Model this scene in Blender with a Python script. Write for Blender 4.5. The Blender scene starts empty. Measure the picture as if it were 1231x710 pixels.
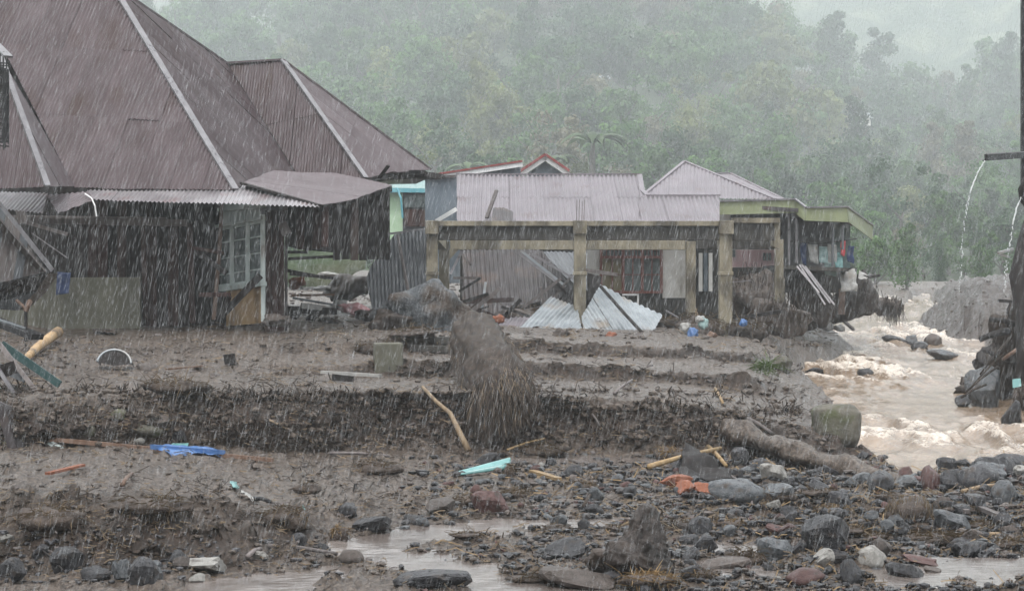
import bpy, math, random
import numpy as np
from mathutils import Vector, Matrix, Euler
random.seed(7); np.random.seed(7)
S = bpy.context.scene
COL = S.collection
FP, CX, HY = 2394.0, 615.5, 345.0        # focal length in photo pixels, centre column, horizon row

# ------------------------------------------------------------------ camera, sky, sun, exposure
cam_data = bpy.data.cameras.new('camera'); cam = bpy.data.objects.new('camera', cam_data); COL.objects.link(cam)
cam_data.sensor_width = 36.0; cam_data.lens = 36.0 * FP / 1231.0
cam_data.shift_y = -10.0 / 1231.0
cam_data.clip_start = 0.3; cam_data.clip_end = 4000
cam.location = (0, 0, 0); cam.rotation_euler = (math.radians(90), 0, 0)
S.camera = cam
SUN_EL, SUN_AZ = math.radians(62), math.radians(200)
w = bpy.data.worlds.new('World'); S.world = w; w.use_nodes = True
nt = w.node_tree; nt.nodes.clear()
sky = nt.nodes.new('ShaderNodeTexSky'); sky.sky_type = 'NISHITA'; sky.sun_disc = False
sky.sun_elevation = SUN_EL; sky.sun_rotation = SUN_AZ; sky.air_density = 1.0; sky.dust_density = 4.0; sky.ozone_density = 1.0
gry = nt.nodes.new('ShaderNodeMix'); gry.data_type = 'RGBA'; gry.inputs[0].default_value = 0.82
gry.inputs[7].default_value = (8.9, 9.05, 9.1, 1)      # cloud deck over the clear-sky model
bg = nt.nodes.new('ShaderNodeBackground'); bg.inputs[1].default_value = 0.13
wo = nt.nodes.new('ShaderNodeOutputWorld')
nt.links.new(sky.outputs[0], gry.inputs[6]); tcw = nt.nodes.new('ShaderNodeTexCoord'); sxyz = nt.nodes.new('ShaderNodeSeparateXYZ'); mrw = nt.nodes.new('ShaderNodeMapRange')   # overcast: zenith brighter than horizon
mrw.inputs[1].default_value = 0.0; mrw.inputs[2].default_value = 1.0; mrw.inputs[3].default_value = 0.62; mrw.inputs[4].default_value = 1.55
mulw = nt.nodes.new('ShaderNodeVectorMath'); mulw.operation = 'SCALE'
nt.links.new(tcw.outputs['Generated'], sxyz.inputs[0]); nt.links.new(sxyz.outputs[2], mrw.inputs[0]); nt.links.new(gry.outputs[2], mulw.inputs[0]); nt.links.new(mrw.outputs[0], mulw.inputs[3])
nt.links.new(mulw.outputs[0], bg.inputs[0]); nt.links.new(bg.outputs[0], wo.inputs[0])
sl = bpy.data.lights.new('sun', 'SUN'); sl.energy = 1.4; sl.angle = math.radians(14); sl.color = (1.0, 0.97, 0.93)
so = bpy.data.objects.new('sun', sl); COL.objects.link(so)
sd = Vector((math.sin(SUN_AZ) * math.cos(SUN_EL), math.cos(SUN_AZ) * math.cos(SUN_EL), math.sin(SUN_EL)))
so.rotation_euler = sd.to_track_quat('Z', 'Y').to_euler()
S.view_settings.view_transform = 'Standard'; S.view_settings.look = 'None'
S.view_settings.exposure = 0.72; S.view_settings.gamma = 1.0; S.view_settings.use_curve_mapping = False
cy = S.cycles
cy.max_bounces = 6; cy.diffuse_bounces = 3; cy.glossy_bounces = 2; cy.transmission_bounces = 3
cy.volume_bounces = 3; cy.transparent_max_bounces = 24; cy.use_denoising = True
cy.caustics_reflective = False; cy.caustics_refractive = False

# ------------------------------------------------------------------ helpers
def PX(x, y, D): return Vector(((x - CX) * D / FP, D, (HY - y) * D / FP))
def plane3(a, b, c):
    n = (b - a).cross(c - a).normalized()
    if n.dot(-a) < 0: n = -n
    return (a.copy(), n)
def onp(pl, x, y):
    d = Vector(((x - CX) / FP, 1.0, (HY - y) / FP)); return d * (pl[0].dot(pl[1]) / d.dot(pl[1]))
def _hash(ix, iy, iz, s):
    h = (ix.astype(np.int64) * 374761393 + iy.astype(np.int64) * 668265263 + iz.astype(np.int64) * 2147483647 + s * 974634777) & 0xFFFFFFFF
    h = ((h ^ (h >> 13)) * 1274126177) & 0xFFFFFFFF
    h = h ^ (h >> 16)
    return (h & 0xFFFF) / 65535.0
def vnoise(p, s=0):
    p = np.asarray(p, float); f = np.floor(p); t = p - f; t = t * t * (3 - 2 * t); i = f.astype(np.int64); r = 0
    for a in (0, 1):
        for b in (0, 1):
            for c in (0, 1):
                wgt = (t[:, 0] if a else 1 - t[:, 0]) * (t[:, 1] if b else 1 - t[:, 1]) * (t[:, 2] if c else 1 - t[:, 2])
                r = r + wgt * _hash(i[:, 0] + a, i[:, 1] + b, i[:, 2] + c, s)
    return r * 2 - 1
def fbm(p, freq, octv=4, gain=0.5, s=0):
    p = np.asarray(p, float) * freq; a = 1.0; r = 0
    for k in range(octv):
        r = r + a * vnoise(p + 17.3 * k, s + k); p = p * 2.03; a *= gain
    return r
def link(o, parent=None):
    COL.objects.link(o)
    if parent is not None: o.parent = parent
    return o
def tag(o, label=None, cat=None, group=None, kind=None):
    if label: o['label'] = label
    if cat: o['category'] = cat
    if group: o['group'] = group
    if kind: o['kind'] = kind
    return o
def thing(name, label, cat, loc, group=None):
    o = bpy.data.objects.new(name, None); o.location = loc; o.empty_display_size = 0.2
    link(o); return tag(o, label, cat, group)
def worldloc(o):
    v = Vector((0, 0, 0))
    while o is not None: v += o.location; o = o.parent
    return v
class MB:
    def __init__(s): s.v = []; s.f = []
    def add(s, vs, fs):
        b = len(s.v); s.v += [tuple(q) for q in vs]; s.f += [tuple(i + b for i in f) for f in fs]; return s
    def hexa(s, a, b):      # two quads of four points, joined
        return s.add(list(a) + list(b), [(3, 2, 1, 0), (4, 5, 6, 7), (0, 1, 5, 4), (1, 2, 6, 5), (2, 3, 7, 6), (3, 0, 4, 7)])
    def box(s, c, size, rz=0.0):
        x, y, z = [d / 2 for d in size]; m = Matrix.Rotation(rz, 3, 'Z'); c = Vector(c)
        q = lambda zz: [c + m @ Vector((sx * x, sy * y, zz)) for sx, sy in ((-1, -1), (1, -1), (1, 1), (-1, 1))]
        return s.hexa(q(-z), q(z))
    def slab(s, pts, off):  # polygon extruded by vector off
        n = len(pts); pts = [Vector(p) for p in pts]; off = Vector(off); b = [p + off for p in pts]
        return s.add(pts + b, [tuple(range(n)), tuple(range(2 * n - 1, n - 1, -1))] + [(i, (i + 1) % n, n + (i + 1) % n, n + i) for i in range(n)])
    def beam(s, p, q, wd, ht, up=(0, 0, 1), taper=1.0):
        p = Vector(p); q = Vector(q); d = (q - p).normalized(); u = Vector(up)
        if abs(d.dot(u)) > 0.95: u = Vector((0, 1, 0))
        r = d.cross(u).normalized() * wd / 2; u2 = r.normalized().cross(d).normalized() * ht / 2; k = taper
        return s.hexa([p - r - u2, p + r - u2, p + r + u2, p - r + u2], [q - r * k - u2 * k, q + r * k - u2 * k, q + r * k + u2 * k, q - r * k + u2 * k])
    def tube(s, path, rad, n=7):
        path = [Vector(p) for p in path]; m = len(path)
        if not hasattr(rad, '__len__'): rad = [rad] * m
        vs = []; fs = []; prev = None
        for i in range(m):
            d = (path[min(i + 1, m - 1)] - path[max(i - 1, 0)]).normalized()
            a = d.orthogonal().normalized() if prev is None else (prev - d * prev.dot(d)).normalized()
            prev = a; b = d.cross(a)
            for k in range(n):
                t = 2 * math.pi * k / n; vs.append(path[i] + (a * math.cos(t) + b * math.sin(t)) * rad[i])
        for i in range(m - 1):
            for k in range(n):
                k2 = (k + 1) % n; fs.append((i * n + k, i * n + k2, (i + 1) * n + k2, (i + 1) * n + k))
        fs.append(tuple(range(n - 1, -1, -1))); fs.append(tuple(range((m - 1) * n, m * n)))
        return s.add(vs, fs)
    def build(s, name, m, parent=None, smooth=False, bevel=0.0):
        off = worldloc(parent) if parent is not None else Vector((0, 0, 0))
        me = bpy.data.meshes.new(name); me.from_pydata([(a - off.x, b - off.y, c - off.z) for a, b, c in s.v], [], s.f)
        if m: me.materials.append(m)
        if smooth: me.polygons.foreach_set('use_smooth', [True] * len(me.polygons))
        me.update(); o = bpy.data.objects.new(name, me); link(o, parent)
        if bevel:
            bv = o.modifiers.new('bevel', 'BEVEL'); bv.width = bevel; bv.segments = 2; bv.limit_method = 'ANGLE'
        return o
def np_mesh(name, V, F, m, parent=None, smooth=True):
    F = np.asarray(F, np.int32); k = F.shape[1]; me = bpy.data.meshes.new(name)
    me.vertices.add(len(V)); me.vertices.foreach_set('co', np.asarray(V, np.float32).ravel())
    me.loops.add(F.size); me.loops.foreach_set('vertex_index', F.ravel())
    me.polygons.add(len(F)); me.polygons.foreach_set('loop_start', np.arange(0, F.size, k, dtype=np.int32))
    me.polygons.foreach_set('use_smooth', np.full(len(F), smooth))
    if m: me.materials.append(m)
    me.update(calc_edges=True); me.validate(); o = bpy.data.objects.new(name, me); link(o, parent); return o
def grid_faces(nr, nc):
    i = np.arange(nr - 1)[:, None] * nc + np.arange(nc - 1)[None, :]; i = i.ravel()
    return np.stack([i, i + 1, i + nc + 1, i + nc], 1)

# ------------------------------------------------------------------ materials
def mat(name, c1, c2=None, rough=0.6, scale=3.0, bump=0.3, bscale=None, metal=0.0, stretch=(1, 1, 1), rvar=0.15, rand=0.0,
        c3=None, c3amt=0.5, s3=1.0, bdist=0.02, spec=0.5, trans=0.0):
    m = bpy.data.materials.new(name); m.use_nodes = True; t = m.node_tree; N = t.nodes; L = t.links
    b = N['Principled BSDF']; tc = N.new('ShaderNodeTexCoord'); mp = N.new('ShaderNodeMapping'); mp.inputs['Scale'].default_value = stretch
    L.new(tc.outputs['Object'], mp.inputs[0])
    oi = N.new('ShaderNodeObjectInfo'); ad = N.new('ShaderNodeVectorMath'); ad.operation = 'ADD'
    sc = N.new('ShaderNodeVectorMath'); sc.operation = 'SCALE'; sc.inputs[0].default_value = (37, 53, 71)
    L.new(oi.outputs['Random'], sc.inputs[3]); L.new(mp.outputs[0], ad.inputs[0]); L.new(sc.outputs[0], ad.inputs[1])
    src = ad.outputs[0] if rand else mp.outputs[0]
    n1 = N.new('ShaderNodeTexNoise'); n1.inputs['Scale'].default_value = scale; n1.inputs['Detail'].default_value = 8; n1.inputs['Roughness'].default_value = 0.65
    L.new(src, n1.inputs['Vector'])
    rp = N.new('ShaderNodeValToRGB'); rp.color_ramp.elements[0].position = 0.35; rp.color_ramp.elements[1].position = 0.65
    rp.color_ramp.elements[0].color = (*c1, 1); rp.color_ramp.elements[1].color = (*(c2 or c1), 1)
    L.new(n1.outputs['Fac'], rp.inputs[0]); col = rp.outputs[0]
    if c3:
        n3 = N.new('ShaderNodeTexNoise'); n3.inputs['Scale'].default_value = s3; n3.inputs['Detail'].default_value = 6
        L.new(src, n3.inputs['Vector']); r3 = N.new('ShaderNodeValToRGB')
        r3.color_ramp.elements[0].position = 1 - c3amt - 0.06; r3.color_ramp.elements[1].position = 1 - c3amt + 0.1
        L.new(n3.outputs['Fac'], r3.inputs[0]); mx = N.new('ShaderNodeMix'); mx.data_type = 'RGBA'
        L.new(r3.outputs[0], mx.inputs[0]); L.new(col, mx.inputs[6]); mx.inputs[7].default_value = (*c3, 1); col = mx.outputs[2]
    if rand:
        hs = N.new('ShaderNodeHueSaturation'); mr = N.new('ShaderNodeMapRange'); mr.inputs[3].default_value = 1 - rand; mr.inputs[4].default_value = 1 + rand
        L.new(oi.outputs['Random'], mr.inputs[0]); L.new(mr.outputs[0], hs.inputs['Value']); L.new(col, hs.inputs['Color']); col = hs.outputs[0]
    L.new(col, b.inputs['Base Color'])
    rr = N.new('ShaderNodeMapRange'); rr.inputs[3].default_value = max(0.05, rough - rvar); rr.inputs[4].default_value = min(1, rough + rvar)
    L.new(n1.outputs['Fac'], rr.inputs[0]); L.new(rr.outputs[0], b.inputs['Roughness'])
    b.inputs['Metallic'].default_value = metal; b.inputs['Specular IOR Level'].default_value = spec if metal or max(c1) > .2 else .22
    if bump:
        n2 = N.new('ShaderNodeTexNoise'); n2.inputs['Scale'].default_value = bscale or scale * 4; n2.inputs['Detail'].default_value = 6
        L.new(src, n2.inputs['Vector']); bp = N.new('ShaderNodeBump'); bp.inputs['Strength'].default_value = bump; bp.inputs['Distance'].default_value = bdist
        L.new(n2.outputs['Fac'], bp.inputs['Height']); L.new(bp.outputs[0], b.inputs['Normal'])
    if trans:
        out = N['Material Output']; tr = N.new('ShaderNodeBsdfTranslucent'); ms = N.new('ShaderNodeMixShader'); ms.inputs[0].default_value = trans
        L.new(col, tr.inputs[0]); L.new(b.outputs[0], ms.inputs[1]); L.new(tr.outputs[0], ms.inputs[2]); L.new(ms.outputs[0], out.inputs[0])
    return m
M = {}
M['roof'] = mat('dark_painted_roof_metal', (.054, .038, .041), (.090, .068, .073), .42, 1.2, .15, 12, 0.0, (1, 1, .35), .12, .05, (.05, .03, .028), .40, .8)
M['roof2'] = mat('mauve_wet_roof_metal', (.085, .066, .071), (.130, .107, .114), .35, 1.5, .1, 12, 0.0, (1, 1, .4), .12, .06)  # lighter roof copy; puts brighter light into the colour of a hip face
M['eave'] = mat('pale_eave_metal', (.15, .135, .145), (.27, .25, .26), .35, 2, .1, 12, 0.2, (1, 1, 1), .1, .15, (.16, .10, .10), .38, 1.5)
M['pale_roof'] = mat('pale_lilac_roof_metal', (.142, .127, .140), (.19, .170, .187), .45, 1.0, .1, 12, 0.0, (1, 1, .3), .1, .04, (.12, .09, .095), .36, 1.2)
M['ridge'] = mat('grey_ridge_flashing', (.12, .113, .12), (.21, .20, .21), .3, 3, .1, 10, 0.4)
M['zinc'] = mat('pale_galvanised_sheet', (.165, .185, .20), (.30, .325, .345), .35, 2.0, .2, 8, 0.35, (1, 1, 1), .12, .1, (.22, .19, .16), .4, 1.2)
M['zincdark'] = mat('dark_weathered_sheet', (.020, .016, .017), (.050, .042, .044), .5, 2.5, .2, 8, 0.1, (1, 1, 1), .12, .2, (.07, .045, .035), .42, 1.5)
M['zincgrey'] = mat('grey_blue_sheet', (.075, .08, .088), (.12, .128, .138), .5, 2.5, .2, 8, 0.1, (1, 1, .4), .12, .15)
M['dark'] = mat('soot_dark_timber', (.008, .0065, .0065), (.022, .018, .017), .7, 3, .3, 10, 0, (2, 2, .5), .1, .25)  # near-black brown wood tone, varied per object
M['brown'] = mat('dark_red_brown_boards', (.018, .009, .008), (.05, .024, .020), .6, 3, .3, 10, 0, (3, 3, .4), .1, .25, (.08, .06, .05), .36, 1.2)
M['grey_wood'] = mat('weathered_grey_wood', (.085, .075, .073), (.16, .14, .135), .6, 4, .3, 14, 0, (4, 4, .5), .1, .25)
M['wood'] = mat('raw_pale_wood', (.17, .12, .075), (.28, .21, .135), .6, 5, .3, 16, 0, (3, 3, .6), .1, .15, (.14, .10, .07), .4, 3)
M['wet_wood'] = mat('wet_brown_wood', (.09, .055, .04), (.17, .11, .08), .45, 5, .3, 16, 0, (3, 3, 1), .1, .2)
M['ply'] = mat('stained_plywood', (.28, .18, .09), (.42, .29, .16), .6, 2, .15, 20, 0, (1, 1, .4), .1, .1, (.10, .07, .045), .42, 1.5)
M['mint'] = mat('faded_mint_paint', (.32, .38, .37), (.46, .51, .50), .55, 4, .2, 16, 0, (1, 1, .5), .1, .08, (.17, .16, .14), .38, 3)
M['pane'] = mat('dusty_window_glass', (.07, .085, .085), (.17, .20, .20), .2, 3, .05, 9, 0, (1, 1, 1), .1, .2)  # glass colour lightened to carry what the panes reflect
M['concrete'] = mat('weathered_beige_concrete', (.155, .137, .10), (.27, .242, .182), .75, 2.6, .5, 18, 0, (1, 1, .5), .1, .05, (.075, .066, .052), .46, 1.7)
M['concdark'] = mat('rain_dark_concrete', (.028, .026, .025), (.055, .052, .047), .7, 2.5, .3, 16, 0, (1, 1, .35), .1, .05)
M['plaster'] = mat('mossy_plaster_wall', (.085, .082, .064), (.13, .127, .10), .8, 1.8, .25, 16, 0, (1, 1, .6), .1, 0, (.09, .09, .07), .42, 1.3)
M['white_wall'] = mat('stained_white_plaster', (.60, .59, .56), (.74, .73, .70), .8, 1.6, .2, 16, 0, (1, 1, .5), .1, 0, (.26, .235, .20), .42, 1.1)
M['blue_wall'] = mat('blue_grey_wall', (.11, .135, .16), (.15, .18, .21), .7, 1.2, .1, 10, 0, (1, 1, .3), .1)
M['green_wall'] = mat('pale_green_wall', (.35, .50, .33), (.42, .56, .40), .7, 2, .1)
M['turq'] = mat('turquoise_fascia', (.08, .27, .33), (.13, .35, .40), .5, 3, .1)
M['lime'] = mat('lime_green_fascia', (.185, .21, .115), (.24, .265, .155), .55, 1.4, .15, 12, 0, (1, 1, .5), .1, 0, (.22, .25, .12), .38, 1.5)
M['pink'] = mat('faded_pink_wall', (.56, .36, .37), (.66, .46, .47), .75, 1.5, .15, 10, 0, (1, 1, .5))
M['red_trim'] = mat('red_painted_trim', (.16, .035, .035), (.24, .06, .055), .5, 4, .1)
M['red_frame'] = mat('faded_red_frame', (.15, .055, .046), (.22, .10, .08), .6, 4, .2)
M['white_trim'] = mat('white_painted_board', (.68, .68, .68), (.8, .8, .8), .5, 3, .1)
M['curtain'] = mat('ochre_curtain', (.20, .17, .10), (.29, .25, .16), .9, 4, .2, 8, 0, (5, 5, .6))
M['bluec'] = mat('blue_plastic_tarp', (.035, .095, .24), (.065, .15, .34), .35, 6, .4, 12)
M['tealp'] = mat('teal_plastic', (.09, .22, .22), (.15, .32, .31), .3, 3, .2, 8)
M['whitec'] = mat('dirty_white_plastic', (.20, .195, .185), (.36, .36, .35), .4, 5, .4, 10, 0, (1, 1, 1), .1, .05, (.25, .22, .19), .4, 5)
M['redc'] = mat('red_cloth', (.45, .05, .07), (.6, .12, .12), .8, 5, .3)
M['navy'] = mat('navy_cloth', (.02, .03, .07), (.04, .06, .13), .8, 5, .3)
M['tealc'] = mat('grey_teal_cloth', (.14, .22, .22), (.25, .34, .33), .8, 5, .3)
M['pinkc'] = mat('washed_pink_cloth', (.35, .16, .17), (.5, .28, .28), .8, 6, .3)
M['orange'] = mat('orange_brick_clay', (.15, .05, .026), (.23, .09, .052), .6, 6, .4, 20)
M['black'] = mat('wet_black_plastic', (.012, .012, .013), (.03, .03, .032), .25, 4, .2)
M['moss'] = mat('mossy_stone', (.065, .06, .05), (.13, .122, .10), .8, 3, .6, 14, 0, (1, 1, 1), .1, .1, (.075, .082, .042), .42, 2.2, .03)
def rockm(n, a, b, r=.30): return mat(n, a, b, r, 5, .8, 22, 0, (1, 1, 1), .18, .3, (.05, .04, .034), .40, 2.5, .02)
ROCKM = {'dark grey': rockm('dark_wet_stone', (.018, .018, .020), (.060, .060, .065), .30), 'blue-grey': rockm('blue_grey_stone', (.045, .050, .056), (.12, .126, .133)),
         'brown-grey': rockm('brown_grey_stone', (.045, .037, .033), (.11, .092, .083), .45), 'reddish': rockm('reddish_stone', (.055, .027, .026), (.11, .062, .056), .4),
         'pale': rockm('pale_stone', (.17, .165, .155), (.31, .30, .28), .5)}
M['muddy_boulder'] = mat('muddy_blue_grey_boulder', (.035, .039, .044), (.115, .122, .13), .6, 3.5, 1.0, 14, 0, (1, 1, 1), .1, 0, (.06, .046, .037), .48, 1.6, .05)
M['mudclod'] = mat('dark_mud_clod', (.024, .018, .015), (.082, .064, .054), .5, 9, .8, 40, 0, (1, 1, 1), .2, .3, None, .5, 1, .02)
M['straw'] = mat('wet_straw', (.075, .055, .036), (.17, .125, .078), .6, 6, 0, None, 0, (1, 1, 1), .1, .2)
M['straw_gold'] = mat('golden_torn_straw', (.19, .125, .06), (.32, .225, .12), .5, 6, 0, None, 0, (1, 1, 1), .1, .2)
M['root'] = mat('muddy_root_fibre', (.014, .010, .008), (.055, .041, .032), .7, 8, .3, 30, 0, (1, 1, 1), .1, .1)
M['grass'] = mat('flattened_green_grass', (.07, .11, .04), (.15, .20, .08), .5, 6, 0)

def mud_mat(name='wet_mud'):
    m = bpy.data.materials.new(name); m.use_nodes = True; t = m.node_tree; N = t.nodes; L = t.links; b = N['Principled BSDF']
    tc = N.new('ShaderNodeTexCoord')
    def noise(sc, det=8, ro=.6, dist=0):
        n = N.new('ShaderNodeTexNoise'); n.inputs['Scale'].default_value = sc; n.inputs['Detail'].default_value = det
        n.inputs['Roughness'].default_value = ro; n.inputs['Distortion'].default_value = dist; L.new(tc.outputs['Object'], n.inputs['Vector']); return n.outputs['Fac']
    def ramp(f, p0, p1, c0, c1):
        r = N.new('ShaderNodeValToRGB'); e = r.color_ramp.elements; e[0].position = p0; e[1].position = p1; e[0].color = (*c0, 1); e[1].color = (*c1, 1)
        L.new(f, r.inputs[0]); return r.outputs[0]
    def mixc(f, a, c, mode='MIX'):
        x = N.new('ShaderNodeMix'); x.data_type = 'RGBA'; x.blend_type = mode
        if isinstance(f, float): x.inputs[0].default_value = f
        else: L.new(f, x.inputs[0])
        L.new(a, x.inputs[6])
        if isinstance(c, tuple): x.inputs[7].default_value = (*c, 1)
        else: L.new(c, x.inputs[7])
        return x.outputs[2]
    base = ramp(noise(.5, 8, .65), .35, .65, (.050, .034, .025), (.118, .088, .069))
    fine = ramp(noise(13, 8, .8), .42, .62, (.007, .0045, .003), (.215, .174, .142))
    c = mixc(.62, base, fine)
    at = N.new('ShaderNodeAttribute'); at.attribute_name = 'soil'          # dark brown earth on banks, with shade of steep faces painted in
    c = mixc(at.outputs['Fac'], c, ramp(noise(7, 8, .7), .35, .68, (.009, .0055, .004), (.068, .046, .034)))
    c = mixc(ramp(noise(24, 4, .7), .66, .70, (0, 0, 0), (1, 1, 1)), c, (.18, .14, .095))      # chaff specks
    c = mixc(ramp(noise(31, 4, .7), .68, .72, (0, 0, 0), (1, 1, 1)), c, (.012, .010, .009))
    L.new(c, b.inputs['Base Color'])
    b.inputs['Specular IOR Level'].default_value = .38
    L.new(ramp(noise(2.2, 6, .6), .35, .7, (.22,) * 3, (.65,) * 3), b.inputs['Roughness'])
    bp = N.new('ShaderNodeBump'); bp.inputs['Strength'].default_value = 1.0; bp.inputs['Distance'].default_value = .05
    L.new(noise(13, 8, .7), bp.inputs['Height'])
    b2 = N.new('ShaderNodeBump'); b2.inputs['Strength'].default_value = .9; b2.inputs['Distance'].default_value = .02
    L.new(noise(48, 5, .7), b2.inputs['Height']); L.new(bp.outputs[0], b2.inputs['Normal']); L.new(b2.outputs[0], b.inputs['Normal'])
    return m
M['mud'] = mud_mat()
def water_mat(name, ca, cb, foam, foamsc, rough, attr=None):
    m = bpy.data.materials.new(name); m.use_nodes = True; t = m.node_tree; N = t.nodes; L = t.links; b = N['Principled BSDF']
    tc = N.new('ShaderNodeTexCoord'); mp = N.new('ShaderNodeMapping'); mp.inputs['Scale'].default_value = (1, .55, 1); L.new(tc.outputs['Object'], mp.inputs[0])
    n = N.new('ShaderNodeTexNoise'); n.inputs['Scale'].default_value = foamsc; n.inputs['Detail'].default_value = 9; n.inputs['Roughness'].default_value = .68; n.inputs['Distortion'].default_value = .8
    L.new(mp.outputs[0], n.inputs['Vector'])
    r = N.new('ShaderNodeValToRGB'); e = r.color_ramp.elements; e[0].position = .36; e[1].position = .62; e[0].color = (*ca, 1); e[1].color = (*cb, 1)
    L.new(n.outputs['Fac'], r.inputs[0]); col = r.outputs[0]
    if attr:
        at = N.new('ShaderNodeAttribute'); at.attribute_name = attr
        n4 = N.new('ShaderNodeTexNoise'); n4.inputs['Scale'].default_value = 5.5; n4.inputs['Detail'].default_value = 8; n4.inputs['Roughness'].default_value = .7; n4.inputs['Distortion'].default_value = 1.2
        L.new(mp.outputs[0], n4.inputs['Vector'])
        ma = N.new('ShaderNodeMath'); ma.operation = 'ADD'; L.new(at.outputs['Fac'], ma.inputs[0]); L.new(n4.outputs['Fac'], ma.inputs[1])
        fr = N.new('ShaderNodeValToRGB'); fr.color_ramp.elements[0].position = .76; fr.color_ramp.elements[1].position = 1.05; L.new(ma.outputs[0], fr.inputs[0])
        x = N.new('ShaderNodeMix'); x.data_type = 'RGBA'; L.new(fr.outputs[0], x.inputs[0]); L.new(col, x.inputs[6]); x.inputs[7].default_value = (*foam, 1); col = x.outputs[2]
        rr = N.new('ShaderNodeMapRange'); rr.inputs[3].default_value = rough; rr.inputs[4].default_value = .75; L.new(fr.outputs[0], rr.inputs[0]); L.new(rr.outputs[0], b.inputs['Roughness'])
    else: b.inputs['Roughness'].default_value = rough
    L.new(col, b.inputs['Base Color'])
    n2 = N.new('ShaderNodeTexNoise'); n2.inputs['Scale'].default_value = 11; n2.inputs['Detail'].default_value = 8; mp2 = N.new('ShaderNodeMapping'); mp2.inputs['Scale'].default_value = (.45, 1.0, 1); L.new(tc.outputs['Object'], mp2.inputs[0]); L.new(mp2.outputs[0], n2.inputs['Vector'])
    bp = N.new('ShaderNodeBump'); bp.inputs['Strength'].default_value = .9; bp.inputs['Distance'].default_value = .04 if attr else .012; L.new(n2.outputs['Fac'], bp.inputs['Height']); L.new(bp.outputs[0], b.inputs['Normal'])
    return m
M['river'] = water_mat('turbid_brown_river', (.145, .098, .062), (.275, .208, .150), (.62, .555, .485), 1.6, .13, 'foam')
M['puddle'] = water_mat('silty_water', (.095, .078, .070), (.165, .142, .130), (.7, .68, .66), 1.2, .16)
M['darkteal'] = mat('dark_teal_paint', (.012, .035, .035), (.03, .065, .065), .4, 4, .2)
def leaf_mat(name, c1, c2, rnd=.3):
    m = mat(name, c1, c2, .6, .55, 0, None, 0, (1, 1, 1), .1, rnd, None, .5, 1, .02, .3, .25); return m
M['leaf'] = leaf_mat('green_foliage', (.022, .065, .014), (.095, .185, .045))
M['leafdark'] = leaf_mat('dark_foliage', (.014, .040, .014), (.045, .095, .032))
M['leafyel'] = leaf_mat('yellow_green_foliage', (.085, .115, .03), (.17, .19, .06))
M['leafpale'] = leaf_mat('pale_bronze_foliage', (.08, .075, .045), (.15, .14, .08))
M['palm'] = leaf_mat('banana_leaf', (.04, .07, .03), (.08, .12, .05))
M['bark'] = mat('grey_bark', (.05, .042, .036), (.12, .105, .09), .8, 3, .3, 12)
M['hillsoil'] = mat('undergrowth', (.014, .024, .010), (.038, .058, .022), .9, .5, .8, 2, 0, (1, 1, 1), .1, 0, (.05, .05, .03), .40, .12, .3)
M['farwood'] = mat('far_wooded_slope', (.022, .040, .022), (.055, .08, .045), .9, .10, 1.0, .4, 0, (1, 1, 1), .1, 0, (.10, .12, .07), .45, .03, 2.0)
# ------------------------------------------------------------------ the ground: one sheet laid along photo-wide profiles
TX = [-1500, -120, 0, 170, 350, 480, 600, 800, 900, 960, 1030, 1100, 1260, 1500, 2700]
K = {
 0: [(712, 20.3), (690, 21.3), (592, 22.55), (534, 29.4), (478, 29.75), (455, 34), (443, 35.6), (428, 38.5), (415, 41), (388, 48)],
 170: [(712, 20.3), (692, 21.4), (598, 22.65), (534, 29.8), (472, 30.15), (450, 35.4), (441, 37), (425, 39.8), (412, 42), (386, 48.5)],
 350: [(712, 20.3), (674, 22.2), (622, 23.45), (541, 31), (468, 31.35), (450, 37), (440, 37.2), (426, 39.8), (416, 40.0), (386, 50)],
 480: [(712, 20.2), (660, 22.7), (600, 26.6), (542, 32.5), (472, 32.85), (452, 37.3), (432, 37.5), (424, 40.0), (405, 40.2), (389, 51)],
 600: [(712, 20.1), (655, 22.9), (600, 26.8), (543, 33), (474, 33.35), (455, 38.2), (434, 38.4), (426, 41.0), (408, 41.2), (392, 54)],
 800: [(712, 20.1), (655, 22.9), (600, 27.1), (545, 33.4), (482, 33.75), (460, 39.0), (446, 39.2), (430, 42.3), (418, 42.5), (396, 55)],
 900: [(712, 20.1), (655, 22.9), (602, 27.2), (551, 33.6), (494, 34.5), (472, 39.2), (452, 39.4), (436, 45), (424, 45.2), (391, 63)],
 960: [(712, 20.1), (657, 22.9), (603, 27.3), (556, 33.6), (510, 34.5), (487, 38.6), (470, 42), (452, 46.5), (436, 51), (394, 74)],
 1030: [(712, 20.1), (658, 23.0), (604, 27.3), (560, 33.2), (538, 34.8), (506, 41), (488, 45), (464, 51), (446, 57), (398, 82)],
 1100: [(712, 20.1), (660, 23.0), (605, 27.4), (572, 31.0), (561, 34), (506, 46), (484, 51), (462, 57), (443, 63), (400, 90)],
 1260: [(712, 20.1), (660, 23.0), (604, 27.4), (560, 31.6), (552, 34), (500, 46), (480, 51), (460, 57), (440, 63), (398, 90)],
}
K[-120] = K[0]; K[-1500] = K[0]; K[1500] = K[1260]; K[2700] = K[1260]
TAIL = {0: [(364,70),(340,105),(325,150)], 1: [(378,112),(352,140),(338,170)]}
def knots(X):
    k = [(1900, 5.0), (900, 13.9)] + K[X]
    return k + (TAIL[0] if X <= 900 else TAIL[1] if X >= 1030 else [(372,92),(346,125),(331,160)])
KR = np.array([[a for a, b in knots(X)] for X in TX], float); KD = np.array([[b for a, b in knots(X)] for X in TX], float)
XS = np.concatenate([np.linspace(-1500, -60, 40, endpoint=False), np.arange(-60, 1300, 2.0), np.linspace(1300, 2700, 40)])
SEG = [6, 34, 24, 34, 34, 60, 10, 12, 10, 10, 22, 14, 12, 10]
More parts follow.
